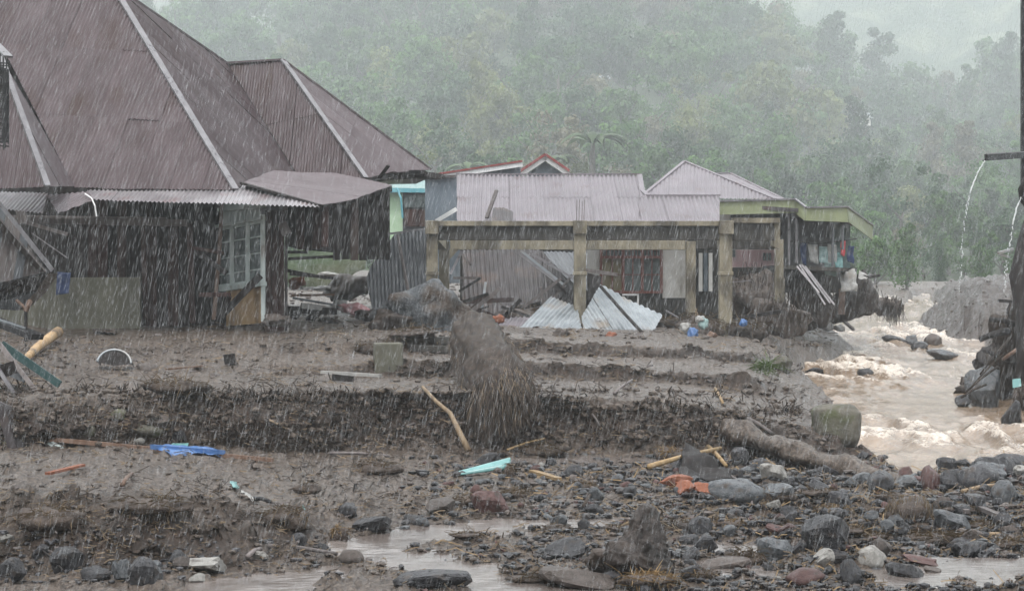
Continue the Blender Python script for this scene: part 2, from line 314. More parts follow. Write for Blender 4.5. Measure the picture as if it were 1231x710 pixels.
tp = np.concatenate([[k + j / n for j in range(n)] for k, n in enumerate(SEG)] + [[len(SEG)]])
def smooth_interp(tt, Y):   # monotone-ish blend between linear and smoothstep
    k = np.minimum(tt.astype(int), Y.shape[-1] - 2); f = tt - k; f = .55 * f + .45 * f * f * (3 - 2 * f)
    return Y[..., k] * (1 - f) + Y[..., k + 1] * f
XSw = XS + 0.0
def col_interp(Y, X): return np.stack([np.interp(X, TX, Y[:, k]) for k in range(Y.shape[1])], 1)
R0 = smooth_interp(tp, col_interp(KR, XSw)); D0 = smooth_interp(tp, col_interp(KD, XSw))       # [col, row]
Xg = np.repeat(XS[:, None], len(tp), 1); Tg = np.repeat(tp[None, :], len(XS), 0)
# river banks: photo columns where the water meets land, by depth
WR = np.array([[600,30],[572,33.3],[530,40.5],[485,50],[440,64],[410,78],[390,95],[372,118],[360,140],[352,165]], float)
def water_h(D): return -(np.interp(D, WR[:, 1], WR[:, 0]) - HY) * D / FP
LB = [(26,1150),(30,1120),(33.6,1082),(35,1050),(38,1030),(41.8,1020),(46,1000),(53,950),(57,932),(61,944),(66,990),(71,1034),(77,1016),(84,995),(92,975),(98,990),(108,1040),(118,1078),(130,1092),(165,1100)]
RB = [(26,1900),(33,1700),(42,1420),(47,1262),(50,1222),(55,1176),(59,1166),(67,1172),(76,1186),(80,1130),(88,1104),(96,1100),(104,1112),(118,1128),(130,1120),(165,1120)]
xl = lambda D: (np.interp(D, [a for a, b in LB], [b for a, b in LB]) - CX) * D / FP
xr = lambda D: (np.interp(D, [a for a, b in RB], [b for a, b in RB]) - CX) * D / FP
BX, BY, BZ = (Xg - CX) * D0 / FP, D0.copy(), (HY - R0) * D0 / FP
zw = water_h(BY); dl = BX - xl(BY); dr = xr(BY) - BX; ins = np.minimum(dl, dr)
inr = (BY > 31.5) & (BY < 150)
cut = np.clip((ins + .35) / .8, 0, 1); cut = cut * cut * (3 - 2 * cut)
BZ = np.where(inr, BZ * (1 - cut) + (zw - .32) * cut, BZ)
# right bank and gravel mound across the river
capD = np.interp(BY, [31, 42, 47, 52, 58, 64, 74, 79, 84, 92, 100, 112, 125, 150], [.3, .5, 1.0, 1.9, 1.9, .7, .6, 1.3, 2.3, 2.2, 1.5, .5, .8, 1.5])
rise = np.clip(-dr * 1.0, 0, 20); rb = zw + np.where(rise < capD, rise, capD + .10 * (rise - capD)) - .1
BZ = np.where(inr & (dr < 0), np.maximum(np.minimum(BZ, rb + .1), rb), BZ)
# silty channel in the foreground
def seg_dist(px, py, pts, ys):
    best = np.full(px.shape, 1e9)
    for (x0, y0, w0), (x1, y1, w1) in zip(pts[:-1], pts[1:]):
        ax, ay, bx, by = x0, y0 * ys, x1, y1 * ys; dx, dy = bx - ax, by - ay
        t = np.clip(((px - ax) * dx + (py * ys - ay) * dy) / (dx * dx + dy * dy), 0, 1)
        best = np.minimum(best, np.hypot(px - ax - t * dx, py * ys - ay - t * dy) / (w0 + (w1 - w0) * t))
    return best
wob = fbm(np.stack([Xg.ravel() / 40, R0.ravel() / 13, 0 * Xg.ravel()], 1), 1, 3, .6, 5).reshape(Xg.shape) * .35
CH = [[(760,624,10),(700,627,12),(620,629,14),(540,636,18),(470,648,26),(420,655,26),(470,668,34),(540,683,40),(600,700,42),(680,722,40)],
      [(470,650,20),(520,640,18),(640,641,10)],
      [(1000,684,12),(1080,690,34),(1160,690,46),(1300,688,50)], [(850,656,20),(900,658,22)], [(840,634,12),(900,630,18),(960,640,12)],
      [(240,706,26),(330,700,34),(400,688,24)], [(820,676,14),(870,682,26),(930,690,14)], [(610,700,30),(720,712,30)],
      [(30,398,14),(110,396,22),(210,394,18)], [(560,556,8),(700,552,16),(860,556,10)]]
wet = np.full(Xg.shape, 9.0)
for c in CH: wet = np.minimum(wet, seg_dist(Xg, R0, c, 3.0) + wob)
pud = np.clip((1.25 - wet) / .45, 0, 1)
SM = BZ.copy()
# relief: clods, gullies, lumps; calmer where water lies
P3 = np.stack([BX.ravel(), BY.ravel(), BZ.ravel()], 1)
sh = lambda a: a.reshape(Xg.shape)
f1 = sh(fbm(P3, .55, 3, .5, 11)); f2 = sh(fbm(P3, 2.0, 4, .6, 21)); f3 = sh(fbm(P3, 8.0, 3, .6, 31)); f4 = sh(fbm(P3, 19, 2, .6, 41))
clod = np.maximum(0, sh(fbm(P3, 3.6, 3, .55, 51)) - .18)
bank = np.exp(-((Tg - 5.5) / .42) ** 2) * np.clip((1075 - Xg) / 30, 0, 1)
bank2 = np.maximum(np.exp(-((Tg - 7.5) / .4) ** 2), np.exp(-((Tg - 9.5) / .4) ** 2)) * np.clip((1000 - Xg) / 120, 0, 1) * np.clip((Xg - 380) / 80, .25, 1)
nearb = np.exp(-((Tg - 3.4) / .55) ** 2) * np.clip((420 - Xg) / 60, 0, 1)
rbank = np.where(inr, np.clip(-dr / .4, 0, 1), 0)
dryl = 1 - pud
far = np.clip((60 - BY) / 25, .35, 1)
amp = (.035 * f1 + .026 * f2 * (1 + 1.0 * bank + 1.2 * nearb) + .018 * f3 + .012 * f4 + .075 * clod * (1 + 1.3 * bank + nearb)) * far
flat_top = np.exp(-((Tg - 10.7) / .5) ** 2) * .45 + np.exp(-((Tg - 6.6) / .35) ** 2) * .3
amp *= 1 - np.clip(flat_top, 0, .35)
bar = np.clip((Xg - 760) / 160, 0, 1) * np.exp(-((Tg - 3.6) / 1.0) ** 2) * (Tg < 5)
amp = amp + bar * (.16 * f1 + .10 * f2) * (1 - .6 * pud) + .05 * np.exp(-((Tg - 9.6) / 1.6) ** 2) * (np.abs(f2) - .3)
inw = np.where(inr, np.clip(ins / .5, 0, 1), 0)
BZ = BZ + amp * (dryl * .93 + .07) * (1 - .6 * inw) * 1.15 - .05 * pud + rbank * .22 * f2
BY = BY + (bank * (.30 * f1 + .22 * f2) + nearb * .25 * f2 + .12 * bank2 * f2) - bank * .30 * np.maximum(0, f2 + .15)
# undercut: soft overhang lip along the top of the bank
BY = BY - .30 * np.exp(-((Tg - 5.95) / .09) ** 2) * bank * np.clip(.4 + f1 * 1.5, 0, 1.2)
BX = BX + .05 * f3 * far
nc, nr = Xg.shape
V = np.stack([BX.ravel(), BY.ravel(), BZ.ravel()], 1)
ground = np_mesh('ground', V, grid_faces(nc, nr)[:, ::-1], M['mud']); tag(ground, kind='structure')
soil_shade = np.clip(np.maximum(bank * 1.25, np.maximum(nearb * 1.0, bank2 * 1.15)) + rbank * 1.1 + .35 * sh(fbm(P3, .9, 3, .5, 61)) - .08, 0, 1) * (1 - .7 * pud)  # bank and riser masks also deepen the colour where shading stays weak
a = ground.data.attributes.new('soil', 'FLOAT', 'POINT'); a.data.foreach_set('value', soil_shade.astype(np.float32).ravel())
# far ground out to the horizon
mb = MB(); mb.add([(-3000, 150, -2.4), (3000, 150, -2.4), (3000, 3500, -2.4), (-3000, 3500, -2.4)], [(0, 1, 2, 3)])
mb.add([(-3000, -400, -8.6), (3000, -400, -8.6), (3000, 150, -2.4), (-3000, 150, -2.4)], [(0, 1, 2, 3)])
tag(mb.build('far_ground', M['hillsoil']), kind='structure')
PR = HY - BZ / BY * FP; PC = CX + BX / BY * FP
def gidx(x, y):          # first ground vertex met by the ray through photo point (x, y)
    i = int(np.clip(np.searchsorted(XS, x), 0, nc - 1)); r = PR[i]; js = np.where(r[30:] <= y)[0]
    return i, (int(js[0]) + 30 if len(js) else nr - 1)
def G(x, y, dz=0.0):
    i, j = gidx(x, y); return Vector((BX[i, j], BY[i, j], BZ[i, j] + dz))
def gz(X, D):            # ground height under a photo column at a depth
    i = int(np.clip(np.searchsorted(XS, X), 0, nc - 1)); return float(np.interp(D, np.maximum.accumulate(BY[i]), BZ[i]))
# silt water sheet over the channel
def water_patch(name, x0, x1, t0, t1, dz, m, lift=0.0):
    ii = np.where((XS >= x0) & (XS <= x1))[0]; jj = np.where((tp >= t0) & (tp <= t1))[0]; ix = np.ix_(ii, jj)
    X, Y, Z = (Xg[ix] - CX) * D0[ix] / FP, D0[ix], SM[ix]
    p = np.stack([X.ravel(), Y.ravel(), Z.ravel()], 1)
    Z = Z + dz + .006 * fbm(p, 5, 2, .5, 77).reshape(Z.shape)
    k = pud[ix] > .02; Vv = np.stack([X.ravel(), Y.ravel(), Z.ravel()], 1); F = grid_faces(len(ii), len(jj))[:, ::-1]; kk = k.ravel()
    F = F[kk[F].any(1)]; u, inv = np.unique(F, return_inverse=True)
    return np_mesh(name, Vv[u], inv.reshape(F.shape), m)
o = water_patch('muddy_runoff_water', -40, 1290, 2.0, 4.99, -.008, M['puddle']); tag(o, kind='structure')
# the river
ri = np.arange(900, 1500, 2.0); rD = np.concatenate([np.linspace(30.5, 60, 190), np.linspace(60.3, 90, 80), np.linspace(91, 165, 60)])
RXp, RD = np.meshgrid(ri, rD, indexing='ij'); RX = (RXp - CX) * RD / FP; RZ = water_h(RD)
RX = np.where(RXp > 1300, RX + (RXp - 1300) * .03, RX)
p = np.stack([RX.ravel(), RD.ravel() * .42, 0 * RX.ravel()], 1); q = lambda a: a.reshape(RX.shape)
rg = 1 - np.abs(q(fbm(p, .85, 3, .55, 91))) * 1.6; w2 = q(fbm(p, 2.6, 3, .6, 95)); w3 = q(fbm(p, 8, 2, .6, 97)); big = q(fbm(p, .28, 2, .5, 99))
rough = np.interp(RD, [31, 38, 45, 60, 75, 90, 165], [1.15, .95, .7, .9, 1.25, 1.5, 1.6]) * (1 + .5 * big)
dsh = np.minimum(RX - xl(RD), xr(RD) - RX); fr = np.exp(-np.clip(dsh, 0, 9) / .7)
RZ = RZ + rough * (.13 * np.maximum(rg, 0) * (1 + .8 * big) + .045 * w2 + .014 * w3) - .06 + .04 * fr
foam = np.clip(.36 * (rg - .45) + .16 * w2 + .24 * big + .12 * (rough - 1) + .10 * fr, -.35, .42)
Vr = np.stack([RX.ravel(), RD.ravel(), RZ.ravel()], 1)
river = np_mesh('river_water', Vr, grid_faces(*RX.shape)[:, ::-1], M['river']); tag(river, kind='structure')
a = river.data.attributes.new('foam', 'FLOAT', 'POINT'); a.data.foreach_set('value', foam.astype(np.float32).ravel())
# ------------------------------------------------------------------ hills
HXp = np.linspace(-1500, 2700, 190); HS = np.linspace(0, 1, 60)
CRX = [-1500, 100, 300, 340, 430, 600, 850, 930, 1000, 1060, 1130, 1180, 1240, 1500, 2700]
CRR = [120, 62, 50, 40, 0, -60, -35, 62, 125, 168, 190, 172, 150, 90, 60]
def hill_pt(X, s):
    D = 148 + 650 * np.abs(s) ** .8; row = 352 + (np.interp(X, CRX, CRR) - 352) * np.abs(s) ** .95
    return (X - CX) * D / FP, D, (HY - row) * D / FP
hx, hd, hz = hill_pt(HXp[:, None] + 0 * HS, HS[None, :] + 0 * HXp[:, None])
hz = hz + fbm(np.stack([hx.ravel(), hd.ravel(), 0 * hx.ravel()], 1), .08, 4, .5, 3).reshape(hx.shape) * 1.0
back = [(1.0, 850, .93), (1.0, 920, .6), (1.0, 1000, .1)]
hx2 = np.concatenate([hx] + [hx[:, -1:] * d / 798 for _, d, k in back], 1); hd2 = np.concatenate([hd] + [hd[:, -1:] * 0 + d for _, d, k in back], 1)
hz2 = np.concatenate([hz] + [hz[:, -1:] * k for _, d, k in back], 1)
o = np_mesh('forest_hill', np.stack([hx2.ravel(), hd2.ravel(), hz2.ravel()], 1), grid_faces(*hx2.shape)[:, ::-1], M['hillsoil']); tag(o, kind='structure')
fx = np.linspace(-700, 2100, 160)[:, None]; fs = np.linspace(0, 1, 70)[None, :]
fD = 830 + 560 * fs + 0 * fx; frow = 338 + (-75 + 30 * np.sin(fx / 260) - 338) * np.sin(fs * np.pi / 2) ** 1.1
FX = (fx - CX) * fD / FP; FZ = (HY - frow) * fD / FP
FZ = np.minimum(FZ, 312); FZ = FZ + np.abs(fbm(np.stack([FX.ravel(), fD.ravel(), FZ.ravel()], 1), .035, 3, .6, 8).reshape(FX.shape)) * 14
o = np_mesh('far_mountain', np.stack([FX.ravel(), fD.ravel(), FZ.ravel()], 1), grid_faces(*FX.shape)[:, ::-1], M['farwood']); tag(o, kind='structure')

# ------------------------------------------------------------------ trees
rng = np.random.RandomState(11)
def crown_mesh(kind, seed):
    r = np.random.RandomState(seed); V = []; H = 9.0
    if kind == 'bushy':
        n = 26; c = r.normal(0, 1, (n, 3)); c /= np.linalg.norm(c, axis=1)[:, None]; c *= (r.uniform(.25, 1, n) ** .6)[:, None]
        c = c * (2.5, 2.5, 2.4) + (0, 0, 5.3); rad = r.uniform(.6, 1.25, n); per = 150; sz = (.10, .21)
    elif kind == 'tall':
        n = 20; z = np.linspace(2.2, 9.6, n); c = np.stack([r.normal(0, .45, n), r.normal(0, .45, n), z], 1); rad = np.interp(z, [2, 4, 9.6], [1.3, 1.55, .45]) * r.uniform(.8, 1.2, n); per = 170; sz = (.09, .19)
    else:
        n = 22; c = r.uniform(-1, 1, (n, 3)) * (2.7, 2.7, 2.6) + (0, 0, 5.6); rad = r.uniform(.45, .95, n); per = 110; sz = (.09, .18)
    for k in range(n):
        d = r.normal(0, 1, (per, 3)); d /= np.linalg.norm(d, axis=1)[:, None]; pass
        pos = c[k] + d * rad[k] * r.uniform(.35, 1.2, per)[:, None] * (1.1, 1.1, .85)
        a = np.cross(d, r.normal(0, 1, (per, 3))); a /= np.linalg.norm(a, axis=1)[:, None]; nn = d + r.normal(0, .5, (per, 3)); b = np.cross(nn, a); b /= np.linalg.norm(b, axis=1)[:, None]
        s = r.uniform(*sz, per)[:, None]; b = b * .75
        V.append(np.stack([pos - a * s, pos - b * s - (0, 0, .05), pos + a * s, pos + b * s], 1))
    V = np.concatenate(V).reshape(-1, 3); F = np.arange(len(V)).reshape(-1, 4); return V, F
def trunk_mb(kind, seed):
    r = random.Random(seed); mb = MB(); top = 8.2 if kind == 'tall' else 5.6
    path = [(r.uniform(-.2, .2) * k, r.uniform(-.2, .2) * k, top * k / 4 - .6 * (k == 0)) for k in range(5)]
    mb.tube(path, [.26, .2, .16, .11, .05], 6)
    for _ in range(5):
        k = r.randint(1, 3); a = r.uniform(0, 6.28); L = r.uniform(1.2, 2.4) * (.6 if kind == 'tall' else 1); p = Vector(path[k])
        mb.tube([p, p + Vector((math.cos(a) * L * .5, math.sin(a) * L * .5, L * .55)), p + Vector((math.cos(a) * L, math.sin(a) * L, L * 1.0))], [.1, .07, .03], 5)
    return mb
PROTO = {}
for kind, ns in (('bushy', 4), ('tall', 3), ('thin', 2)):
    for k in range(ns):
        V, F = crown_mesh(kind, 100 + k * 7 + len(kind)); me = bpy.data.meshes.new('crown')
        oc = np_mesh('crown', V, F, M['leaf'], None, False); bpy.data.objects.remove(oc)
        cm = bpy.data.meshes[-1] if False else None
        PROTO.setdefault(kind, []).append(k)
bpy.data.batch_remove([m_ for m_ in bpy.data.meshes if m_.users == 0])
PROTO = {}
for kind, ns in (('bushy', 4), ('tall', 3), ('thin', 2)):
    for k in range(ns):
        V, F = crown_mesh(kind, 100 + k * 7 + len(kind)); oc = np_mesh('crown', V, F, M['leaf'], None, False); ot = trunk_mb(kind, k).build('trunk', M['bark'])
        PROTO.setdefault(kind, []).append((oc.data, ot.data)); bpy.data.objects.remove(oc); bpy.data.objects.remove(ot)
def tree(kind, loc, s, leafm, label, group, name='forest_tree'):
    cm, tm = PROTO[kind][rng.randint(len(PROTO[kind]))]
    t = thing(name, label, 'tree', loc, group); t.rotation_euler.z = rng.uniform(0, 6.28); t.scale = (s * rng.uniform(.9, 1.15), s * rng.uniform(.9, 1.15), s)
    for nm, me, mt in (('crown', cm, leafm), ('trunk', tm, M['bark'])):
        o = bpy.data.objects.new(nm, me); link(o, t)
        o.material_slots[0].link = 'OBJECT'; o.material_slots[0].material = mt
    return t
FG = 'trees of the misty hillside forest'
LBL = {('bushy', 'leaf'): 'bushy mid green tree in the misty hillside forest', ('bushy', 'leafdark'): 'dark green round crowned tree in the misty hillside forest',
       ('bushy', 'leafyel'): 'yellow green round crowned tree in the misty forest', ('bushy', 'leafpale'): 'bronze tinted bushy tree in the misty forest',
       ('tall', 'leaf'): 'tall slender mid green tree in the misty forest', ('tall', 'leafdark'): 'tall dark slender tree in the misty forest',
       ('tall', 'leafyel'): 'tall slender yellow green tree in the misty forest', ('tall', 'leafpale'): 'tall slender bronze tree in the misty forest',
       ('thin', 'leaf'): 'open crowned mid green tree in the misty forest', ('thin', 'leafdark'): 'open crowned dark tree in the misty forest',
       ('thin', 'leafyel'): 'open crowned yellow green tree in the misty forest', ('thin', 'leafpale'): 'open crowned bronze tree in the misty forest'}
ntree = 0
for si in range(12):
    s = [.02, .045, .08, .14, .22, .31, .40, .50, .60, .71, .82, .93][si]; D = 148 + 650 * s ** .8; step = 44 if si > 1 else 40; X = (330 if si > 2 and si < 8 else 300 if si <= 2 else 110) + rng.uniform(0, step)
    while X < 1330:
        ss = min(1, max(0, s + rng.uniform(-.03, .03))); x, y, z = hill_pt(X, ss); row = HY - z / y * FP
        if row > -20:
            right = X > 940
            kind = rng.choice(['bushy', 'tall', 'thin'], p=([.45, .35, .2] if right else [.76, .08, .16]))
            lm = rng.choice(['leaf', 'leafdark', 'leafyel', 'leafpale'], p=[.46, .30, .15, .09])
            sc = rng.uniform(.8, 1.25) * D / 190 * (.55 if si < 2 else .8 if si == 2 else 1)
            zn = ('low on the hill ' if s < .2 else 'halfway up the hill ' if s < .62 else 'high on the hill ') + ('above the big timber house' if X < 500 else 'above the concrete frame' if X < 770 else 'above the flat roofed house' if X < 1050 else 'above the river')
            lb_ = LBL[(kind, lm)].replace(' in the misty hillside forest', '').replace(' in the misty forest', '') + ' ' + zn; tree(kind, (x, y, z - .4), sc, M[lm], lb_, FG + ', ' + lb_); ntree += 1
        X += step * rng.uniform(.75, 1.3)
for (X, s, kind, lm, sc, lb) in [(1000, .80, 'tall', 'leafdark', 1.25, 'dark pointed tree standing alone on the ridge dip at the right'),
        (955, .72, 'thin', 'leafyel', 1.0, 'pale yellow green tree just left of the dark pointed ridge tree'),
        (1215, .93, 'bushy', 'leaf', 1.1, 'large bushy tree on the ridge at the right edge above the rain gutter'),
        (935, .45, 'bushy', 'leafyel', 1.5, 'large pale yellow green tree above the grey pyramid roof'),
        (880, .93, 'bushy', 'leaf', 1.35, 'broad rounded tree at the top right shoulder of the hill'),
        (1168, .35, 'thin', 'leafpale', 1.0, 'small orange tinged tree left of the dripping rain gutter')]:
    x, y, z = hill_pt(X, s); tree(kind, (x, y, z - .3), sc * y / 190, M[lm], lb, None); ntree += 1
def banana(X, row, D, s, label):
    base = PX(X, row, D); t = thing('banana_plant', label, 'plant', base, 'banana plants at the forest foot'); mb = MB()
    mb.tube([base, base + Vector((0, 0, 1.6 * s)), base + Vector((.1, 0, 2.6 * s))], [.2 * s, .15 * s, .08 * s], 7); mb.build('trunk', M['bark'], t)
    for k in range(9):
        a = k * 2.4 + rng.uniform(0, .5); mb = MB(); L = rng.uniform(1.9, 2.8) * s; W = .34 * s; pts = []
        for j in range(8):
            u = j / 7; pts.append(base + Vector((math.cos(a) * L * u * .8, math.sin(a) * L * u * .8, 2.4 * s + L * (.85 * u - .95 * u * u))))
        side = Vector((-math.sin(a), math.cos(a), 0)); vs = []; fs = []
        for j, q_ in enumerate(pts):
            wv = W * math.sin(math.pi * min(1, .08 + j / 7.2)); vs += [q_ - side * wv - Vector((0, 0, wv * .35)), q_, q_ + side * wv - Vector((0, 0, wv * .35))]
        for j in range(7): fs += [(j * 3, j * 3 + 1, j * 3 + 4, j * 3 + 3), (j * 3 + 1, j * 3 + 2, j * 3 + 5, j * 3 + 4)]
        mb.add(vs, fs); mb.build('leaf', M['palm'], t, True)
banana(712, 232, 260, 2.7, 'large banana plant with drooping fronds above the long lilac roof')
banana(668, 236, 260, 1.9, 'smaller banana plant above the red trimmed gable')
banana(560, 246, 260, 1.9, 'banana plant low in the forest behind the blue wall')
def hut(X, row, D, wd, label):
    b = PX(X, row, D); t = thing('hut', label, 'hut', b); mb = MB(); mb.box(b + Vector((0, 0, wd * .3)), (wd, wd, wd * .6)); mb.build('wall', M['white_wall'], t)
    mb = MB(); h = wd * .62
    mb.add([b + Vector(q_) * (wd / 3) for q_ in ((-1.9, -1.9, 1.7), (1.9, -1.9, 1.7), (1.9, 0, 2.7), (-1.9, 0, 2.7), (1.9, 1.9, 1.7), (-1.9, 1.9, 1.7))], [(0, 1, 2, 3), (3, 2, 4, 5)]); mb.build('roof', M['zinc'], t)
hut(735, 112, 600, 6.0, 'white roofed hut showing through the trees high on the hillside')
hut(1034, 155, 560, 5.0, 'white roofed hut showing through trees near the right ridge')
print('trees', ntree)
# ------------------------------------------------------------------ corrugated sheets
def corr(root, pl, poly, rib, m, name='roof_sheet', pitch=.095, amp=.018, sw=.80, rowlen=2.6, per=5, wear=.016, jag=0.0, rs=None):
    """polygon (photo points or vectors on plane pl) cut into overlapping corrugated sheets, each its own part"""
    n = pl[1]; P = [p if isinstance(p, Vector) else onp(pl, *p) for p in poly]
    v = (onp(pl, *rib[1]) - onp(pl, *rib[0])); v = (v - n * v.dot(n)).normalized(); u = v.cross(n).normalized(); o = P[0]
    Q = [((p - o).dot(u), (p - o).dot(v)) for p in P]
    umin = min(a for a, b in Q); umax = max(a for a, b in Q); vmin = min(b for a, b in Q); vmax = max(b for a, b in Q)
    def vr(uu):
        hs = []
        for (a0, b0), (a1, b1) in zip(Q, Q[1:] + Q[:1]):
            if (a0 - uu) * (a1 - uu) <= 0 and abs(a1 - a0) > 1e-9: hs.append(b0 + (b1 - b0) * (uu - a0) / (a1 - a0))
        return (min(hs), max(hs)) if len(hs) >= 2 else None
    r = random.Random(rs if rs is not None else int(abs(Q[1][0] * 1000)) + 3); ns = max(1, round((umax - umin) / sw)); nv = max(1, round((vmax - vmin) / rowlen)); made = []
    for i in range(ns):
        u0 = umin + (umax - umin) * i / ns; u1 = umin + (umax - umin) * (i + 1) / ns
        for j in range(nv):
            a0 = vmin + (vmax - vmin) * j / nv; a1 = vmin + (vmax - vmin) * (j + 1) / nv
            k = max(2, int(round((u1 - u0) / pitch * per))); vs = []; rows = 4; cols = []
            lift = r.uniform(0, wear); tilt = r.uniform(-wear, wear); jg = r.uniform(-jag, jag)
            for c in range(k + 1):
                uu = u0 + (u1 - u0) * c / k; uu = min(max(uu, umin + 1e-5), umax - 1e-5); q = vr(uu)
                if q is None: continue
                lo, hi = max(a0, q[0]), min(a1, q[1])
                if hi - lo < 1e-4: continue
                if hi >= q[1] - 1e-6: hi += jg
                cols.append(c)
                for t in range(rows + 1):
                    vv = lo + (hi - lo) * t / rows
                    h = amp * math.cos(2 * math.pi * uu / pitch) + lift + tilt * (c / k) + .008 * t / rows + .004 * math.sin(uu * 2.1 + vv * 1.7)
                    vs.append(o + u * uu + v * vv + n * h)
            fs = []
            for a in range(len(cols) - 1):
                if cols[a + 1] - cols[a] != 1: continue
                for t in range(rows): b = a * (rows + 1) + t; fs.append((b, b + 1, b + rows + 2, b + rows + 1))
            if fs:
                mb = MB(); mb.add(vs, fs); ob = mb.build(name, m, root, True); made.append(ob)
    return made
def cap(root, p, q, wd, m, name='ridge_cap', off=(0, 0, .03)):
    mb = MB(); o = Vector(off); mb.beam(p + o, q + o, wd, .05); return mb.build(name, m, root)
def pxs(pts, D): return [PX(x, y, D) for x, y in pts]
def slabpx(root, name, m, pts, D, th, bevel=0):
    mb = MB(); mb.slab(pxs(pts, D), (0, th, 0)); return mb.build(name, m, root, bevel=bevel)

# ------------------------------------------------------------------ the big house on the left
house = thing('timber_house', 'large timber house with steep dark corrugated hip roofs buried in mud', 'house', PX(180, 388, 48))
T = PX(135, -17, 51); A = PX(283, 229, 46); B = PX(272, 77, 57); E = PX(340, 73, 56); F = PX(440, 215, 53); Gp = PX(518, 205, 57.5)
plF = plane3(T, A, PX(0, 225, 46.5)); plR = plane3(T, A, B)
corr(house, plF, [T, A, (90, 227), (0, 52), (-38, -17)], ((148.6, 50.7), (86, 209)), M['roof'], jag=.02)
corr(house, plR, [T, A, (290, 222), (355, 209), B], ((186, 46), (280, 135)), M['roof'], pitch=.085)
plW = plane3(E, F, B); corr(house, plW, [B, E, F, (355, 209)], ((320, 85), (308, 205)), M['roof'], jag=.03)
plW2 = plane3(E, F, Gp); corr(house, plW2, [E, F, (470, 207), Gp], ((409, 161), (456, 198)), M['roof2'], jag=.03)  # right face painted lighter than the front for the light it catches
cap(house, T, A, .17, M['ridge']); cap(house, E, F, .15, M['ridge']); cap(house, T, B, .10, M['roof']); cap(house, B, E, .14, M['roof2']); cap(house, E, Gp, .12, M['roof'])
cap(house, B, onp(plR, 355, 209), .06, M['dark'], 'valley_flashing', (0, -.02, .0))
# side wing roof at the left edge
a1, a2, a3 = PX(1, 70, 43.5), PX(57, 225, 41.8), PX(89, 224, 46.0)
pA = plane3(a1, a2, a3); corr(house, pA, [a1, a2, a3], ((12, 110), (70, 222)), M['roof2'], pitch=.07)
pB = plane3(a1, a2, PX(-80, 228, 42.5)); corr(house, pB, [a1, a2, (0, 227), (-80, 228), (-75, 70)], ((20, 150), (8, 222)), M['roof'])
cap(house, a1, a2, .13, M['ridge']); cap(house, PX(-40, 20, 45), PX(10, 70, 43.6), .22, M['ridge'])
# lower eave strip and sagging eave sheets
plE = plane3(PX(105, 229, 46.3), PX(283, 230, 46), PX(385, 249, 44))
corr(house, plE, [(104, 229), (283, 229), (300, 219), (386, 249), (112, 241)], ((300, 222), (289, 243)), M['eave'], 'eave_sheet', .10, .018, .75, 3, 6, .01)
pS = plane3(PX(0, 232, 45), PX(58, 233, 44.5), PX(50, 256, 43.2)); corr(house, pS, [(-20, 230), (58, 233), (51, 257), (-20, 251)], ((40, 234), (22, 255)), M['eave'], 'eave_sheet', .10, .018)
pS = plane3(PX(55, 236, 45), PX(106, 231, 45.5), PX(68, 258, 43.5)); corr(house, pS, [(56, 236), (106, 231), (113, 241), (70, 258)], ((100, 232), (66, 252)), M['roof2'], 'eave_sheet', .09, .016)
# porch roof tilting up to the right
pa, pb, pc = PX(290, 221, 46.3), PX(385, 248, 44.3), PX(472, 223, 49.5); plP = plane3(pa, pb, pc)
corr(house, plP, [pa, (330, 205), (355, 207), (400, 208), pc, (430, 239), pb], ((355, 206), (472, 223)), M['roof2'], 'porch_roof_sheet', .085, .012, .8, 3)
cap(house, pa, pb, .10, M['dark'], 'edge_board', (0, -.03, .02))
mb = MB(); mb.tube([PX(102, 233, 45), PX(110, 238, 44.8), PX(114, 247, 44.7), PX(116, 260, 44.7)], .018, 5); mb.build('loose_wire', M['white_trim'], house)
# backs of the roofs
mb = MB()
for P_ in ([T, B, PX(430, 262, 68), PX(60, 262, 64)], [T, PX(60, 262, 64), PX(-260, 240, 56), PX(-38, -17, 51)], [E, Gp, PX(500, 214, 64), PX(390, 216, 64)], [B, E, PX(390, 216, 64)]): mb.slab([p + Vector((0, .12, -.12)) for p in P_], (0, .03, -.06))
mb.build('rear_roof', M['roof'], house)
# soffits
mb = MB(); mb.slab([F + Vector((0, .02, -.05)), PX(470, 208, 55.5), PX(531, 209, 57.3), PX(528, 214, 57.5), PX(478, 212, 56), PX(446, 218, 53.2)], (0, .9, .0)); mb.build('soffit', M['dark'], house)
mb = MB(); mb.beam(PX(456, 214, 52.6), PX(467, 199, 52.4), .10, .05); mb.build('broken_rafter', M['dark'], house)
mb = MB(); mb.beam(PX(488, 206, 57.0), PX(532, 212, 56.6), .12, .14); mb.build('fascia', M['dark'], house)
# front wall of dark boards
def foot(x, D): return min(gz(x, D), gz(x, D - .3)) - .25
def boards(root, x0, x1, step, top, bot, Df, mats, name='wall_board', th=.03, jag=2):
    x = x0; r = random.Random(int(x0 * 7 + x1)); k = 0
    while x < x1 - 1:
        x2 = min(x + step * r.uniform(.85, 1.15), x1); D_ = Df((x + x2) / 2) + r.uniform(-.012, .012); D2 = Df(x2); t1, t2 = top(x), top(x2)
        b1 = bot(x) + r.uniform(-jag, jag) if bot else None; g = .35
        if b1 is None: z = foot((x + x2) / 2, D_); b1 = HY - z * FP / D_
        mb = MB(); mb.slab([PX(x + g, t1, D_), PX(x2 - g, t2, D_), PX(x2 - g, b1 + r.uniform(-1, 1) * (bot is not None), D_), PX(x + g, b1, D_)], (0, th, 0))
        mb.build(name, r.choice(mats), root); x = x2
boards(house, -70, 234, 11.5, lambda x: 236, None, lambda x: 47.7, [M['dark'], M['dark'], M['brown']])
mb = MB(); mb.hexa(pxs([(-70, 232), (300, 232), (300, 400), (-70, 400)], 47.85), pxs([(-70, 240), (340, 240), (340, 386), (-70, 386)], 60)); mb.build('inner_wall', M['dark'], house)
